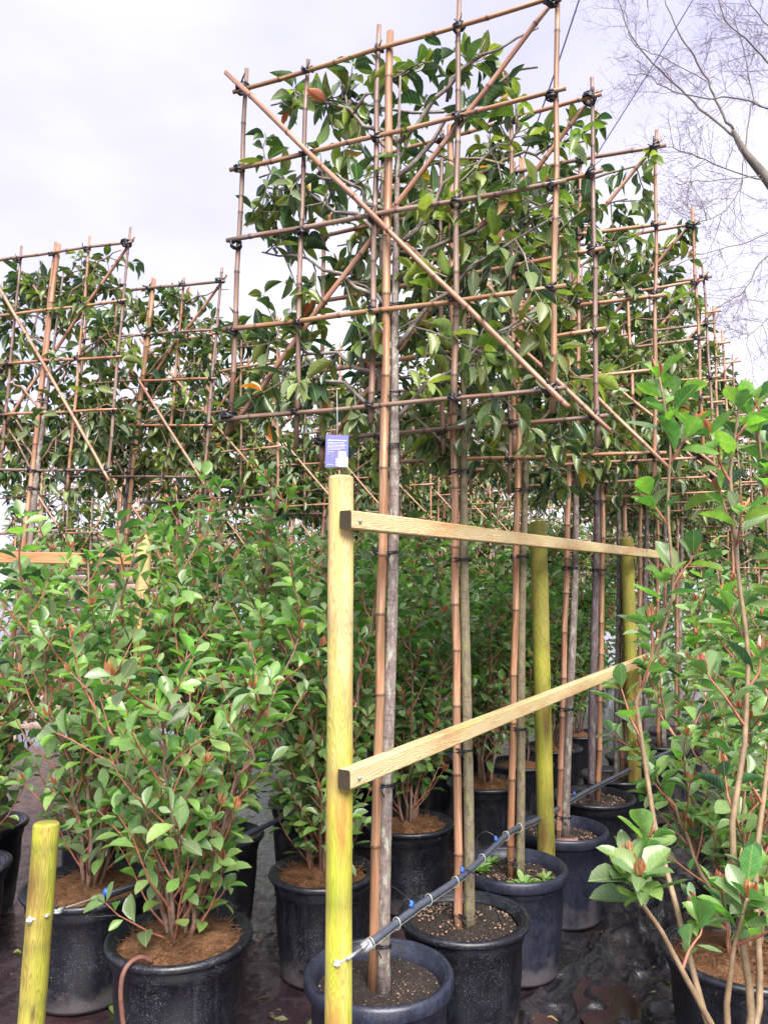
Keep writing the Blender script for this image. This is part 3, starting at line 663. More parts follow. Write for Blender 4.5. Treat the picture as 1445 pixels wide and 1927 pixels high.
for k, q in enumerate(A_T):
    if k == 0: lab = ('largest square bamboo trellis with a diagonal cross, nearest in the railed row', 'nearest trellised evergreen with grey lichened trunk beside the front post')
    elif k < 5: lab = ('square bamboo trellis, %s behind the wooden rail from the front post' % ordn[k], 'trellised evergreen tree, %s trunk along the rail from the front post' % ordn[k])
    else: lab = ('far bamboo trellis, %s along the railed row' % ordn[k], 'far trellised evergreen, %s along the railed row' % ordn[k])
    trellis_tree(A_POTS[k], *q, 100 + k, lab, 'at the far end of the railed row' if k >= 5 else None, 300 if k < 5 else 0, (1080, 1250, 1400, 1500, 1500, 1500, 1500, 1400, 1400)[k],
                 ('bark', 'bark_g', 'bark_g', 'bark', 'bark_d', 'bark', 'bark_d', 'bark', 'bark')[k], 0 if k < 3 else (1 if k < 5 else 2), (1, 1, 1, 1, -1, -1, 1, 1, 1)[k], (0.0185, 0.0175, 0.017, 0.019, 0.023, 0.019, .019, .018, .018)[k], mask1 if k == 0 else None, 0.14 if k == 0 else 0.1)
L_T = [((-1.98, 4.05), (-1.852, 4.0, -23, 3.5, 0.5, 2.193, 1.183)), ((-1.66, 4.55), (-1.474, 4.45, -23, 4.2, 0.5, 2.226, 1.145))]
for k in range(2, 8): L_T.append(((-1.66 + 0.36 * (k - 1), 4.55 + 0.53 * (k - 1)), (-1.52 + 0.36 * (k - 1), 4.5 + 0.53 * (k - 1), -23, 1.5 * math.sin(k * 2.1), 0.52, 2.17, 1.12)))
LO = ['', '', 'third', 'fourth', 'fifth', 'sixth', 'seventh', 'eighth']
for k, (bp, q) in enumerate(L_T):
    lab = [('bamboo trellis at the far left cut by the picture edge', 'trellised evergreen at the far left cut by the picture edge'), ('leaning bamboo trellis, second from the left edge', 'leaning trellised evergreen, second from the left edge')][k] if k < 2 else ('bamboo trellis, %s from the left edge in the left tree row' % LO[k], 'dense trellised evergreen, %s from the left edge in the left tree row' % LO[k])
    trellis_tree(bp, *q, 140 + k, lab, None if k < 2 else 'of the left row', 300 if k < 2 else 0, 1500 if k < 2 else 1500, 'bark_d' if k % 2 else 'bark', 1 if k < 2 else 2, 1 if k != 1 else -1, 0.019, None, 0.05)
far = [(-2.3, 6.6), (-1.7, 7.5), (-1.05, 8.4), (-0.4, 9.3), (0.25, 9.0), (0.75, 9.9), (1.2, 8.6), (1.75, 9.4), (2.3, 8.2), (3.0, 6.6), (3.6, 7.6), (2.9, 9.2), (4.2, 8.6), (-3.3, 7.3), (3.5, 10.4), (-2.9, 9.0)]
for k, bp in enumerate(far):
    trellis_tree(bp, bp[0], bp[1], -23, 1.5 * math.sin(k * 3.7), 0.62, 1.75, 1.45, 170 + k, ('small distant bamboo trellis behind the front rows', 'small distant trellised evergreen behind the front rows'), 'in the distance', 0, 1500, 'bark', 2)

# ------------------------------------------------------------------ shrubs
def shrub(x, y, h, spread, seed, label, group, n_obj, nst=6, ln=0.078, side=17, low=False, fresh=0.12, lo=0.12, wood='twig', red=0.36, paths=None, r0=0.009):
    rg = np.random.RandomState(seed); t = thing('potted_shrub', label, 'shrub', (x, y, 0.36), group)
    st = MB(); tw = MB(); LV = Leaves(rg); stems = []
    if paths: stems = [np.array(p) for p in paths]
    else:
        for k in range(nst):
            a = 6.28 * (k + rg.rand() * 0.6) / nst; o = np.array([math.cos(a), math.sin(a), 0]); hh = (h - 0.36) * rg.uniform(0.68, 1.0)
            p0 = np.array([x, y, 0.36]) + o * rg.uniform(0.01, 0.05); n = 12; P = [p0]
            for j in range(1, n + 1):
                q = j / n; P.append(p0 + o * spread * (0.75 * q ** 1.3) * rg.uniform(0.92, 1.08) + UP * hh * q + rg.normal(0, 0.010, 3))
            stems.append(np.array(P))
    for k, P in enumerate(stems):
        rr = r0 * rg.uniform(0.75, 1.15)
        if n_obj: st = MB()
        st.tube(P, np.linspace(rr, rr * 0.35, len(P)), 7 if not low else 4)
        if n_obj: st.build('stem', M[wood], t)
        ns = side if not paths else int(side * np.linalg.norm(P[-1] - P[0]) / 0.9) + 2
        for j in range(ns):
            q = lo + (1 - lo) * (j + rg.rand()) / ns; p, d = on(P, min(q, 0.999)); a = j * GA + k + rg.normal(0, 0.4)
            o = np.array([math.cos(a), math.sin(a), 0]); Ls = spread * rg.uniform(0.45, 1.0) * (1.0 - 0.45 * q)
            Q = wander(rg, p, nrm(o * 0.8 + d * 0.7 + UP * 0.3), Ls, 5, 0.14, 0.12)
            if not low or j % 2: tw.tube(Q, np.linspace(0.0042, 0.0019, 6), 5 if not low else 3, False)
            dress(rg, LV, Q, 0.3, 5, ln, 0.5, 'shrub', 0.08, 0.9, 4, fresh, 'fresh', rg.randint(5, 10) if rg.rand() < red else 0)
        tip = P[-4:] if len(P) > 5 else P[-2:]
        dress(rg, LV, tip, 0.1, 8, ln, 0.5, 'shrub', 0.05, 0.85, 5, fresh * 2, 'fresh', rg.randint(6, 11) if rg.rand() < red * 1.8 else 0)
    if not n_obj: st.build('stems', M[wood], t)
    o = tw.build('twigs', M['rtwig'], t); o['kind'] = 'stuff'
    LV.emit(t, n_obj, low); return t
shrub(-0.69, 2.71, 1.55, 0.48, 301, 'bushy green shrub in the large coir-topped pot at lower left', None, 300, 7, 0.086, 16, False, 0.36, 0.0)
shrub(-0.254, 3.31, 1.78, 0.36, 302, 'tall leafy shrub just left of the front post', None, 300, 8, 0.086, 19, False, 0.25, 0.0)
shrub(0.127, 3.98, 1.86, 0.38, 303, 'dense shrub seen between the first and second tree stakes', None, 300, 8, 0.084, 20, False, 0.2, 0.06)
shrub(0.609, 4.79, 1.86, 0.4, 304, 'dense shrub with red buds seen between the third stake and second post', None, 300, 8, 0.084, 20, False, 0.2, 0.12)
shrub(-1.17, 3.165, 1.82, 0.44, 305, 'green shrub in the pot behind the short leaning post', None, 300, 7, 0.086, 17, False, 0.22, 0.02)
shrub(-0.80, 3.78, 2.08, 0.40, 306, 'tallest left shrub with grey-green leaves reaching above the rail height', None, 300, 8, 0.088, 18, False, 0.2, 0.02)
shrub(-1.82, 3.36, 1.75, 0.46, 308, 'leafy shrub cut by the left picture edge above the wet mud', None, 300, 8, 0.088, 16, False, 0.2, 0.0)
shrub(-2.02, 3.95, 1.95, 0.44, 307, 'leafy shrub at the far left edge under the orange rail', None, 300, 7, 0.088, 11, False, 0.12, 0.15)
k = 0
for lst, hs in ((S_POTS[4:], 1.85), (B_POTS[2:], 1.85), (C_POTS[2:], 1.6)):
    for (x, y) in lst:
        k += 1; shrub(x, y, hs + 0.15 * math.sin(k * 2.3), 0.38, 310 + k, 'mid-distance shrub in the packed rows of green foliage', 'mid-distance shrubs', 0, 8, 0.088, 19, y > 4.7, 0.2, 0.08, 'twig', 0.9)
# right-hand row: the nearest one has long bare stems, laid out along the photograph's
def path(*pts): 
    P = np.array([at(*p) for p in pts]); t = np.linspace(0, len(P) - 1, 3 * len(P)); i = np.minimum(t.astype(int), len(P) - 2); return P[i] + (P[i + 1] - P[i]) * (t - i)[:, None]
R0 = [path((1372, 2040, 1.74), (1345, 1940, 1.72), (1290, 1840, 1.70), (1240, 1745, 1.68), (1200, 1690, 1.66), (1188, 1640, 1.65)),
      path((1390, 2045, 1.76), (1415, 1900, 1.77), (1388, 1720, 1.78), (1375, 1560, 1.80), (1400, 1400, 1.82), (1408, 1230, 1.84), (1385, 1060, 1.84), (1372, 900, 1.84), (1390, 760, 1.82)),
      path((1380, 2045, 1.75), (1365, 1900, 1.74), (1380, 1780, 1.72), (1405, 1690, 1.70)),
      path((1372, 2045, 1.73), (1322, 1900, 1.75), (1270, 1700, 1.82), (1232, 1560, 1.88), (1212, 1430, 1.9), (1196, 1320, 1.9), (1240, 1215, 1.9), (1268, 1110, 1.88), (1255, 960, 1.86), (1262, 830, 1.84), (1240, 710, 1.82)),
      path((1392, 2045, 1.76), (1432, 1880, 1.84), (1418, 1640, 1.90), (1446, 1420, 1.95), (1462, 1180, 1.98), (1440, 960, 1.98), (1425, 800, 1.95))]
shrub(0.80, 1.74, 2.1, 0.22, 330, 'nearest right-hand shrub with long bare stems and large glossy leaves', None, 300, 6, 0.088, 4, False, 0.3, 0.40, 'stem', 0.95, R0, 0.0088)
shrub(1.15, 2.58, 1.35, 0.36, 331, 'low shrub in the coir-topped pot at the right edge', None, 300, 6, 0.08, 12, False, 0.2, 0.12, 'stem', 0.6)
shrub(1.50, 3.16, 1.62, 0.38, 332, 'red-tipped shrub, third in the right-hand row', None, 300, 7, 0.086, 12, False, 0.14, 0.1, 'stem', 0.9)
for k, (x, y) in enumerate(R_POTS[3:]): shrub(x, y, 1.75, 0.38, 335 + k, 'red-tipped shrub farther back in the right-hand row', 'far right-hand shrubs', 0, 7, 0.086, 12, y > 4.5, 0.12, 0.12, 'twig', 0.9)
# the far planting that closes the view, one mass
rg = np.random.RandomState(9); LV = Leaves(rg)
fh = bpy.data.objects.new('far_planting', None)
for k in range(15000):
    x = rg.uniform(-2.2, 11); y = 10.6 + 0.12 * abs(x) + rg.uniform(0, 3.2); z = rg.rand() ** 0.8 * (2.75 + 0.35 * math.sin(x * 1.7) + 0.2 * math.sin(x * 5.1))
    LV.add((x, y, z), rg.normal(0, 1, 3) + (0, -0.3, -0.3), (0, -0.4, 1), rg.uniform(0.13, 0.24), rg.uniform(0.06, 0.11), 'shrub' if rg.rand() < 0.9 else 'red')
class _P: location = (0, 0, 0)
def far_emit():
    e = bpy.data.objects.new('tmp', None); COL.objects.link(e); LV.emit(e, 0, True, 'far_planting'); o = e.children[0]; o.parent = None; bpy.data.objects.remove(e); o['label'] = 'far mass of green nursery planting along the horizon'; o['category'] = 'planting'
far_emit()

# ------------------------------------------------------------------ posts and rails
def post(base, top, r, mat, label, seed, group=None, name='wooden_post', cham=True):
    base, top = np.asarray(base, float), np.asarray(top, float); rg = np.random.RandomState(seed)
    b = MB(); n = 26; P = base + (top - base) * np.linspace(0, 1, n)[:, None]; rr = np.full(n, r) * (1 + 0.012 * np.sin(np.arange(n) * 0.9 + seed))
    d = nrm(top - base); P = np.vstack([P, top + d * 0.005, top + d * 0.009]); rr = np.append(rr, [r * 0.95, r * 0.80])
    tn = np.ones((len(P), 3))
    if mat == 'post':
        q = np.clip((1.35 - P[:, 2]) / 0.8, 0, 1)[:, None] * (0.7 + 0.3 * np.sin(P[:, 2:3] * 9)); tn = tn * (1 - q) + np.array([0.80, 1.08, 0.06]) * q
    tn = tn * (1 + 0.16 * rg.normal(0, 1, (len(P), 1)) * np.array([[1, 0.9, 0.6]])).clip(0.6, 1.3)
    b.tube(P, rr, 24, True, tn, seed); o = b.mesh('post', M[mat], base); ob = link(name, o, None, base)
    return tag(ob, label, 'post', group)
p1 = np.array([-0.115, 2.05]); p2 = np.array([0.722, 3.56]); p3 = np.array([1.56, 4.77])
post((p1[0], p1[1], -0.1), (p1[0] - 0.002, p1[1], at(643, 902, 2.05)[2]), 0.0345, 'post', 'tall pale round wooden post in front carrying the two rails', 1)
post((p2[0] + 0.008, p2[1], -0.1), (p2[0] + 0.003, p2[1], 1.87), 0.039, 'post_g', 'green-stained round post, second along the rails', 2)
post((p3[0] - 0.03, p3[1] + 0.02, -0.1), (p3[0] - 0.03, p3[1] + 0.02, 1.88), 0.040, 'post_g', 'green-stained round post where the rails meet the right-hand foliage', 3)
def rail(a, b_, hw, hh, mat, label, group=None, name='wooden_rail', tilt=0.0):
    a, b_ = np.asarray(a, float), np.asarray(b_, float); c = (a + b_) / 2; ax = (b_ - a) / 2; d = nrm(ax); s = nrm(np.cross(d, UP)); u = np.cross(s, d)
    t = thing(name, label, 'rail', a, group)
    n = 10; m = MB(); rg = np.random.RandomState(int(abs(a[0] * 100)) + 3)
    # long timber with slightly wavy arrises
    prof = [(-1, -.86), (-.86, -1), (.86, -1), (1, -.86), (1, .86), (.86, 1), (-.86, 1), (-1, .86)]; V = []; tc = []; L = np.linalg.norm(b_ - a)
    for i in range(n + 1):
        q = i / n; k = 1 + 0.03 * math.sin(q * 17 + a[0] * 5)
        for (y, z) in prof: V.append(a + (b_ - a) * q + s * hw * y + u * hh * z * k); tc.append((L * q, hw * y, hh * z))
    F = [[i * 8 + k, i * 8 + (k + 1) % 8, (i + 1) * 8 + (k + 1) % 8, (i + 1) * 8 + k] for i in range(n) for k in range(8)]; F.append([n * 8 + k for k in range(8)])
    m.add(V, F, tc); m.build('timber', M[mat], t, False)
    e = MB(); V = [a - d * 0.001 + s * hw * y + u * hh * z for (y, z) in prof]; e.add(V, [list(range(8))[::-1]], [(0, hw * y, hh * z) for (y, z) in prof]); e.build('sawn_end', M['end'], t, False)
    return t
def off(p, o): 
    n = np.array([ROW[1], -ROW[0]]); return p + n * o
ra = off(p1, 0.052) + (-0.030, -0.035); rb = off(p3, 0.062) + (0.20, 0.29)
za = at(668, 978, ra[1])[2]; zb = at(664, 1467, ra[1])[2]
rail((*ra, za), (*rb, at(1252, 1044, rb[1])[2]), 0.0185, 0.0245, 'rail', 'upper pale sawn rail fixed to the tall front post')
rail((*ra, zb), (*rb, at(1252, 1228, rb[1])[2]), 0.0185, 0.0245, 'rail', 'lower pale sawn rail fixed to the tall front post')
for nm, zz in (('upper', za), ('lower', zb)):
    q = np.array([*(ra + np.array([0.022, 0.03])), zz]); nn_ = np.array([ROW[1], -ROW[0], 0]); b = MB(); b.tube([q + nn_ * 0.016, q + nn_ * 0.0225, q + nn_ * 0.024], [0.0055, 0.0055, 0.003], 8)
    tag(b.build('rail_screw', M['steel']), 'small screw head fixing the %s rail to the front post' % nm, 'screw')
# short leaning post at lower left with its eye bolt
sb = at(52, 1990, 2.2); sb[2] -= 0.12; stp_ = at(88, 1553, 2.25)
post(sb, stp_, 0.0355, 'post_g', 'short leaning mossy post at the lower left corner', 4)
# left rail and posts
post((-1.11, 3.52, 0), (-1.11, 3.52, at(268, 1003, 3.52)[2]), 0.033, 'post', 'pale round post behind the left shrubs at the rail end', 5)
post((-1.95, 5.1, 0), (-1.95, 5.1, at(175, 1062, 5.1)[2]), 0.034, 'post_g', 'small distant round post below the left rail', 6)
rail((*at(256, 1053, 3.46),), (*at(-90, 1047, 3.05),), 0.018, 0.024, 'rail_o', 'orange-brown upper rail at the far left')
rail((*at(175, 1290, 3.9),), (*at(-60, 1305, 3.5),), 0.018, 0.022, 'rail_o', 'orange-brown lower rail behind the left shrubs')

# ------------------------------------------------------------------ irrigation pipe, bolts, wires
PP = np.array([at(690, 1780, 2.20), at(722, 1755, 2.25), at(790, 1703, 2.42), at(870, 1648, 2.66), at(915, 1607, 2.86), at(960, 1565, 3.15), at(1000, 1547, 3.44), at(1040, 1527, 3.72), at(1075, 1505, 4.0), at(1112, 1484, 4.25), at(1200, 1440, 4.9), at(1290, 1400, 5.7)])
def smooth_path(P, k=5):
    out = []; n = len(P)
    for i in range(n - 1):
        a, b_, c, d = P[max(i - 1, 0)], P[i], P[i + 1], P[min(i + 2, n - 1)]
        for j in range(k):
            t = j / k; out.append(0.5 * (2 * b_ + (c - a) * t + (2 * a - 5 * b_ + 4 * c - d) * t * t + (3 * b_ - a - 3 * c + d) * t ** 3))
    out.append(P[-1]); return np.array(out)
SP = smooth_path(PP)
pt = thing('irrigation_pipe', 'dark grey-blue irrigation pipe with blue drippers slung along the tree row', 'pipe', PP[0])
b = MB(); b.tube(SP, 0.0105, 12); b.build('pipe', M['pipe'], pt)
b = MB(); b.tube([PP[0] - (0.012, 0.004, 0.006), PP[0] + (0.012, 0.004, 0.006)], [0.016, 0.0165], 12); b.build('end_plug', M['steel'], pt)
b = MB(); w = SP + np.array([0, 0, -0.017]); b.tube(w[::2], 0.0016, 4); b.build('support_wire', M['wire'], pt)
for i in (2, 7, 11, 14, 19, 24, 27, 33, 38):
    p, d = SP[i], nrm(SP[i + 1] - SP[i]); b = MB(); s = nrm(np.cross(d, UP)); u = np.cross(s, d); a = np.linspace(0, 6.28, 13)
    b.tube(p + 0.0130 * np.outer(np.cos(a), s) + np.outer(0.018 * np.sin(a) - 0.003, u), 0.0017, 4, False); b.build('wire_clip', M['wire'], pt)
def micro(p, q, sag, n=10):
    t = np.linspace(0, 1, n)[:, None]; return p + (q - p) * t + np.array([0, 0, 1]) * (sag * np.sin(math.pi * t))
for i, q in ((9, at(668, 1690, 2.62)), (15, at(945, 1745, 2.72)), (22, at(880, 1610, 3.0)), (34, at(1010, 1590, 3.7)), (41, at(1090, 1540, 4.2))):
    p = SP[i] + np.array([0, 0, 0.014]); b = MB(); d = nrm(SP[i + 1] - SP[i])
    b.tube([p - (0, 0, 0.006), p + (0, 0, 0.006), p + (-0.004, 0, 0.016)], [0.0065, 0.0065, 0.0045], 8); b.tube([p + d * -0.012 + (0, 0, .004), p + d * 0.012 + (0, 0, .005)], 0.004, 8); dr = b.build('dripper', M['blue'], pt)
    b = MB(); b.tube(micro(p + np.array([0, 0, 0.01]), q, 0.05), 0.0022, 5); b.build('drip_tube', M['tie'], dr)
def eye_bolt(pin, pe, label, out):
    pin, pe = np.asarray(pin, float), np.asarray(pe, float); d = nrm(pe - pin); t = thing('eye_bolt', label, 'bolt', pin)
    b = MB(); b.tube([pin - d * 0.02, pe - d * 0.010], 0.0045, 8); b.build('shank', M['steel'], t)
    b = MB(); a = np.linspace(-2.6, 2.6 + 0.6, 16); s = nrm(np.cross(d, (0, 1, 0.2))); c = pe + d * 0.004
    b.tube(c + 0.014 * (np.outer(np.cos(a), -d) * -1 + np.outer(np.sin(a), s)), 0.0042, 7); b.build('eye', M['steel'], t)
    q = np.asarray(out, float); dd = nrm(q - pin); b = MB(); b.tube([pin - d * 0.0, q], 0.0046, 8); b.tube([q - dd * 0.012, q - dd * 0.004], 0.0105, 6); b.build('nut', M['steel'], t, False)
q = at(628, 1816, 2.012); eye_bolt(at(660, 1800, 2.03), at(684, 1783, 2.11), 'galvanised eye bolt through the tall front post holding the pipe', q)
q1 = at(92, 1722, 2.22); eye_bolt(q1, at(104, 1716, 2.27), 'galvanised eye bolt through the short leaning post', at(50, 1733, 2.19))
wt = thing('tension_wire', 'thin pale wire with blue dripper running from the short leaning post', 'wire', at(112, 1712, 2.29))
b = MB(); pe = at(190, 1686, 2.62); b.tube([at(110, 1713, 2.285), at(122, 1708, 2.33)], 0.005, 6); b.tube([at(112, 1712, 2.29), pe, at(420, 1610, 3.4)], 0.0018, 5); b.build('wire', M['wire'], wt)
b = MB(); b.tube([pe - (0.0, 0, 0.02), pe + (0, 0, 0.0)], 0.011, 8); b.build('end_plug', M['steel'], wt)
b = MB(); b.tube([pe + (0.012, 0, 0.0), pe + (0.022, 0, 0.022)], 0.011, 8); b.build('dripper', M['blue'], wt)
b = MB(); b.tube(smooth_path(np.array([pe, at(178, 1715, 2.58), at(165, 1725, 2.56), at(225, 1722, 2.6)])), 0.0022, 5); b.build('drip_tube', M['tie'], wt)
pl = thing('irrigation_pipe', 'black irrigation pipe slung among the left shrubs behind the front pot', 'pipe', at(190, 1686, 2.62))
b = MB(); b.tube(smooth_path(np.array([at(190, 1690, 2.62), at(280, 1655, 2.95), at(400, 1600, 3.3), at(520, 1545, 3.7), at(640, 1490, 4.2)])), 0.0115, 10); b.build('pipe', M['pipe'], pl)
hz_ = thing('drip_hose', 'brown hose hanging over the rim of the large front left pot', 'hose', (-0.80, 2.50, 0.2))
b = MB(); b.tube(smooth_path(np.array([(-0.735, 2.545, 0.385), (-0.765, 2.512, 0.412), (-0.795, 2.472, 0.395), (-0.803, 2.462, 0.33), (-0.79, 2.475, 0.2), (-0.765, 2.475, 0.08), (-0.75, 2.46, 0.012)])), 0.0075, 8); b.build('hose', M['rust'], hz_)
def cable(name, label, a, b_, r):
    a, b_ = np.asarray(a, float), np.asarray(b_, float); t = np.linspace(0, 1, 14)[:, None]; P = a + (b_ - a) * t - UP * 0.02 * np.sin(math.pi * t)
    m = MB(); m.tube(P - a, r, 6); tag(link(name, m.mesh(name, M['cable']), None, a), label, 'cable')
cable('overhead_cable', 'thin dark cable crossing the sky beside the nearest trellis corner', at(1118, -90, 3.0), at(985, 300, 3.4), 0.0038)
cable('overhead_cable', 'faint thin cable slanting through the bare tree twigs', at(1345, -70, 7.0), at(1110, 310, 7.6), 0.006)
cable('bent_wire', 'short dark bent wire sticking up above the nearest trellis top', at(858, 60, 2.4), at(868, -25, 2.4), 0.004)

# ------------------------------------------------------------------ hanging tag
tp0 = at(634, 849, 2.31); tg = thing('plant_label', 'violet card plant label with white print hanging above the front post', 'label', tp0)
hw, hh = 0.0350, 0.0505; rx, ry = np.array([1, 0.04, -0.02]), np.array([0.02, 0, 1.0]); nn = np.array([0.04, -1, 0.0])
def card(name, x0, x1, y0, y1, lift, mat, th=0.0005):
    b = MB(); c = tp0 + rx * hw * (x0 + x1) / 2 + ry * hh * (y0 + y1) / 2 + nn * lift; b.box(c, rx * hw * (x1 - x0) / 2, ry * hh * (y1 - y0) / 2, nn * th); return b
card('card', -1, 1, -1, 1, 0, 'violet', 0.0006).build('card', M['violet'], tg, False)
b = MB(); rg = np.random.RandomState(4)
def words(b, y, x0, x1, h):
    x = x0
    while x < x1 - 0.03:
        wd = min(rg.uniform(0.10, 0.34), x1 - x); c = tp0 + rx * hw * (x + wd / 2) + ry * hh * y + nn * 0.0014; b.box(c, rx * hw * wd / 2, ry * hh * h / 2, nn * 0.0003); x += wd + 0.045
words(b, 0.66, -0.82, 0.84, 0.055)
for k, (y, xe) in enumerate(((0.52, 0.66), (0.435, 0.74), (0.35, 0.80), (0.265, 0.70), (0.18, 0.74), (0.095, 0.34), (-0.06, -0.2), (-0.84, -0.30))): words(b, y, -0.82, xe, 0.026)
sig = [(-0.82, -0.20), (-0.80, -0.12), (-0.68, -0.16), (-0.76, -0.22), (-0.62, -0.24), (-0.56, -0.18), (-0.52, -0.25), (-0.44, -0.18), (-0.40, -0.24), (-0.34, -0.18), (-0.38, -0.34)]
b.tube([tp0 + rx * hw * x + ry * hh * y + nn * 0.0014 for x, y in sig], 0.0006, 4); b.build('printed_text', M['white'], tg, False)
card('p', 0.14, 0.80, -0.96, -0.02, 0.0014, '').build('printed_phone', M['white'], tg, False)
card('p', 0.22, 0.72, -0.62, -0.12, 0.0022, '').build('phone_screen', M['grey'], tg, False)
b = MB()
for y in (-0.52, -0.68, -0.84): b.box(tp0 + rx * hw * 0.03 + ry * hh * y + nn * 0.0014, rx * hw * 0.10, ry * hh * 0.055, nn * 0.0003)
b.box(tp0 + rx * hw * 0.90 + ry * hh * -0.66 + nn * 0.0014, rx * hw * 0.085, ry * hh * 0.3, nn * 0.0003); b.build('printed_fingers', M['skin'], tg, False)
b = MB(); b.tube([tp0 + ry * hh * 0.86 + nn * 0.002, at(635, 790, 2.33), at(634, 735, 2.36)], 0.0007, 5); b.build('string', M['white'], tg)

# ------------------------------------------------------------------ slatted fence far left
ft = thing('slatted_fence', 'weathered horizontal slatted fence panel far behind the left shrubs', 'fence', (-4.2, 8.3, 0))
x0, x1 = at(40, 1000, 8.3)[0], at(430, 1000, 8.6)[0]
sl = MB(); sl.box((0, 0, 0), ((x1 - x0) / 2, 0.12, 0), (0, 0.009, 0.004), (0, -0.01, 0.04), bev=0.003); me = sl.mesh('slat', M['slat'])
for k in range(23):
    o = link('slat', me, ft, ((x0 + x1) / 2 + 4.2 + 0.01 * math.sin(k * 5), 0.12 + 0.006 * math.sin(k * 3.3), 0.12 + k * 0.092)); o.rotation_euler = (0, 0.002 * math.sin(k * 7.7), 0)
for xx in (x0, (x0 + x1) / 2, x1):
    b = MB(); b.box((xx, 8.36 + 0.12 * (xx - x0) / (x1 - x0) * 2, 1.1), (0, 0, 1.12), (0.04, 0, 0), (0, 0.03, 0)); b.build('fence_post', M['slat'], ft, False)

# ------------------------------------------------------------------ bare tree at the upper right
rg = np.random.RandomState(77); YB = 13.0
bt = thing('bare_tree', 'large leafless tree reaching in from the upper right', 'tree', (*at(1700, 1100, YB)[:2], 0))
trunk = smooth_path(np.array([(*at(1700, 1100, YB)[:2], -0.2), at(1690, 900, YB), at(1640, 700, YB), at(1540, 490, YB), at(1455, 355, YB), at(1400, 285, YB), at(1378, 245, YB)]))
b = MB(); b.tube(trunk, np.linspace(0.2, 0.034, len(trunk)), 12); b.build('trunk', M['bare'], bt)
LM = [[(1378, 245), (1355, 205), (1330, 150), (1305, 105), (1275, 60), (1248, -10), (1225, -60)], [(1385, 258), (1330, 215), (1280, 170), (1230, 120), (1190, 70), (1163, 5), (1150, -50)],
      [(1435, 340), (1360, 316), (1300, 290), (1262, 278)], [(1560, 240), (1470, 140), (1400, 75), (1360, 25), (1345, -30)], [(1520, 240), (1445, 205), (1385, 185), (1330, 184), (1265, 172), (1215, 142), (1180, 140)],
      [(1560, 430), (1445, 480), (1405, 540), (1380, 562), (1345, 578)], [(1400, 300), (1385, 370), (1340, 410), (1300, 420)], [(1400, 290), (1412, 200), (1420, 190), (1395, 90), (1380, 20)],
      [(1520, 120), (1450, 60), (1420, 20), (1400, -20)], [(1500, 380), (1440, 440), (1370, 465), (1310, 480)], [(1440, 330), (1330, 340), (1270, 345)], [(1330, 150), (1240, 105), (1190, 80), (1175, 20)], [(1500, 560), (1440, 600), (1400, 640)]]
lb = MB(); tb = MB()
def twigs(P, lev, r):
    n = {0: 15, 1: 7, 2: 4}[lev]; L = np.linalg.norm(np.diff(P, axis=0), axis=1).sum()
    for k in range(n):
        p, d = on(P, rg.uniform(0.12, 1.0)); l = L * rg.uniform(0.22, 0.5) if lev else rg.uniform(0.5, 1.3)
        s = nrm(np.cross(d, (0, 1, 0))) * (1 if rg.rand() < 0.5 else -1)
        Q = wander(rg, p, nrm(d * 0.75 + s * rg.uniform(0.4, 0.9) + np.array([0, rg.normal(0, 0.5), 0])), l, 6, 0.17, 0.03)
        rr = r * rg.uniform(0.35, 0.6); tb.tube(Q, np.linspace(rr, max(rr * 0.4, 0.0022), 7), 4 if lev < 2 else 3, False)
        if lev < 2: twigs(Q, lev + 1, rr)
for k, l in enumerate(LM):
    yo = rg.normal(0, 0.5); P = np.array([at(px, py, YB + yo * min(1, i / 2)) for i, (px, py) in enumerate(l)]); P = smooth_path(P, 4) + rg.normal(0, 0.012, (4 * (len(l) - 1) + 1, 3))
    r0 = (0.05, 0.05, 0.028, 0.04, 0.035, 0.03, 0.02, 0.03, 0.03, 0.022, 0.02, 0.015, 0.02)[k]; lb.tube(P, np.linspace(r0 * 0.5, 0.007, len(P)), 7); twigs(P, 0, 0.011)
lb.build('limbs', M['bare'], bt); o = tb.build('twigs', M['btwig'], bt); o['kind'] = 'stuff'

# ------------------------------------------------------------------ small things on the ground and in the pots
fl = []
for k, (px, py, z, pal, ti, s) in enumerate([(1025, 1893, 0.02, 'autumn', 1, .05), (985, 1790, 0.03, 'red', 0, .07), (130, 1880, 0.012, 'young', 1, .06), (215, 1885, 0.012, 'fresh', 1, .07), (25, 1790, 0.012, 'young', 3, .04), (1015, 1825, 0.03, 'fresh', 0, .03)]):
    u = (px - PXW / 2) / FPX; v = -(py - PXH / 2) / FPX; dy = math.cos(PITCH) - v * math.sin(PITCH); dz = math.sin(PITCH) + v * math.cos(PITCH); t = (z - CAM_H) / dz
    x, y = u * t, dy * t; zz = float(ground_z(np.array(x), np.array(y))) + 0.012
    o = link('fallen_leaf', make_mesh('fallen_leaf', SHAPES[k % 6][0] * (s, s * 0.5, s), SHAPES[k % 6][1], M['leaf'], SHAPES[k % 6][2], np.tile(PAL[pal][ti], (len(SHAPES[0][0]), 1))), None, (x, y, zz)); o.rotation_euler = (0.15, 0.1, k * 1.7)
    tag(o, ['orange-brown fallen leaf on the olive membrane flap', 'red fallen leaf leaning beside the third tree pot', 'pale dry fallen leaf on the wet mud at lower left', 'green fallen leaf beside the large coir-topped pot', 'tiny pale fallen leaf near the left picture edge', 'small green sprig on the membrane beside the tree pots'][k], 'leaf')
def weed(name, label, p, n, ln, pal, seed):
    rg = np.random.RandomState(seed); t = thing(name, label, 'weed', p); LV = Leaves(rg)
    for k in range(n):
        a = k * GA; d = np.array([math.cos(a), math.sin(a), rg.uniform(0.15, 0.9)]); LV.add(np.asarray(p) + d * 0.004, d, UP, ln * rg.uniform(0.6, 1.1), ln * 0.36, pal)
    LV.emit(t, n)
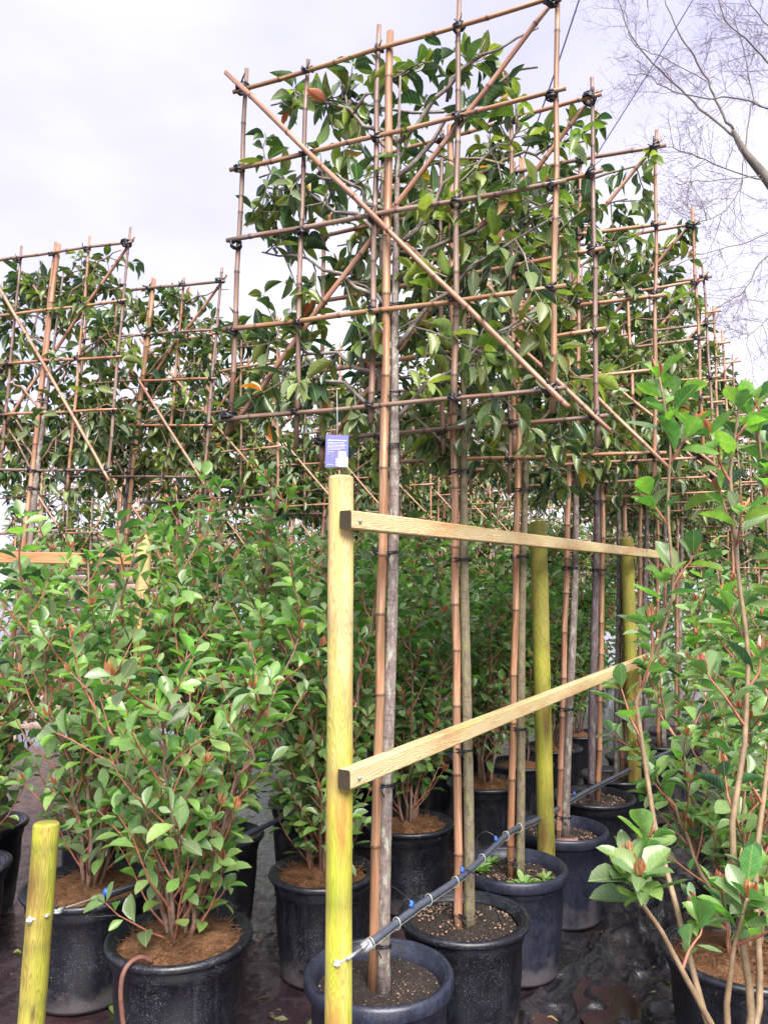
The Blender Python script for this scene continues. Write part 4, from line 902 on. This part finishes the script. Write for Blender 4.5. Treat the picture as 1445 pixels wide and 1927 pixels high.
weed('weed_rosette', 'broad green weed rosette in front of the third tree stake', (0.565, 3.21, 0.365), 9, 0.075, 'fresh', 1)
weed('weed_rosette', 'pale green weed at the right side of the third tree pot', (0.67, 3.28, 0.365), 8, 0.05, 'fresh', 2)
weed('weed_rosette', 'bright green weed tuft at the left side of the third tree pot', (0.41, 3.36, 0.37), 26, 0.055, 'fresh', 3)
weed('weed_rosette', 'second green weed tuft behind the third tree stake', (0.46, 3.44, 0.37), 22, 0.05, 'fresh', 4)
rg = np.random.RandomState(5)
b = MB(); 
a = np.linspace(0, 6.28, 10, endpoint=False); rr = rg.uniform(0.05, 0.075, 10); V = np.concatenate([np.stack([rr * np.cos(a), rr * 0.6 * np.sin(a), np.full(10, -0.01)], 1), np.stack([rr * .85 * np.cos(a), rr * 0.5 * np.sin(a), 0.018 + 0.006 * rg.rand(10)], 1)])
b.add(V, [[k, (k + 1) % 10, 10 + (k + 1) % 10, 10 + k] for k in range(10)] + [[10 + k for k in range(10)]]); tag(link('flat_stone', b.mesh('flat_stone', M['stone']), None, (0.86, 3.70, 0.375)), 'flat pinkish stone lying in the fourth tree pot', 'stone')
# olive flap of membrane with its pale woven line
gxs = np.linspace(0, 1, 22); V = []; T = []
c00, c10, c01 = at(985, 1935, 2.30), at(1075, 1895, 2.40), at(1000, 1832, 2.50)
o_, ex, ey = np.array([0.37, 2.16]), np.array([0.23, 0.03]), np.array([0.06, 0.30])
for i in gxs:
    for j in gxs:
        p = o_ + ex * (i + 0.06 * math.sin(j * 6)) + ey * (j + 0.05 * math.sin(i * 5)); V.append((p[0], p[1], float(ground_z(np.array(p[0]), np.array(p[1]))) * 0.4 + 0.03 + 0.012 * math.sin(i * 7 + j * 3) + 0.02 * i * j))
Fq = [[i * 22 + j, (i + 1) * 22 + j, (i + 1) * 22 + j + 1, i * 22 + j + 1] for i in range(21) for j in range(21)]
V = np.array(V); ff = thing('membrane_flap', 'loose olive flap of ground membrane with a pale woven line', 'membrane', V[0])
link('sheet', make_mesh('sheet', V - V[0], Fq, M['flap'], V), ff)
b = MB(); b.tube([V[4 * 22 + j] + (0, 0, 0.003) for j in range(0, 20)], 0.0022, 4); b.build('woven_line', M['white'], ff)

# spilled compost, twigs and leaf crumbs lying about, too many to count
rg = np.random.RandomState(55); LVs = Leaves(rg); ll = thing('leaf_litter', 'scattered crumbs of dead leaf and bark on the wet ground', 'litter', (0, 0, 0)); 
for k in range(520):
    x, y = rg.uniform(-1.6, 1.4), rg.uniform(1.95, 3.7)
    if any((x - q[0]) ** 2 + (y - q[1]) ** 2 < 0.06 for q in A_POTS[:4] + S_POTS[:3] + B_POTS[:2] + R_POTS[:3]): continue
    z = float(ground_z(np.array(x), np.array(y))) + 0.004; a = rg.rand() * 6.28; l = rg.uniform(0.008, 0.03) if rg.rand() < 0.93 else rg.uniform(0.04, 0.07)
    LVs.add((x, y, z), (math.cos(a), math.sin(a), rg.normal(0, 0.15)), UP + rg.normal(0, 0.3, 3), l, l * rg.uniform(0.2, 0.5), 'litter')
LVs.emit(ll, 0, True); o = ll.children[0]; o.parent = None; o.name = 'leaf_litter_mass'; o['label'] = ll['label']; o['category'] = 'litter'; bpy.data.objects.remove(ll); o.name = 'leaf_litter'
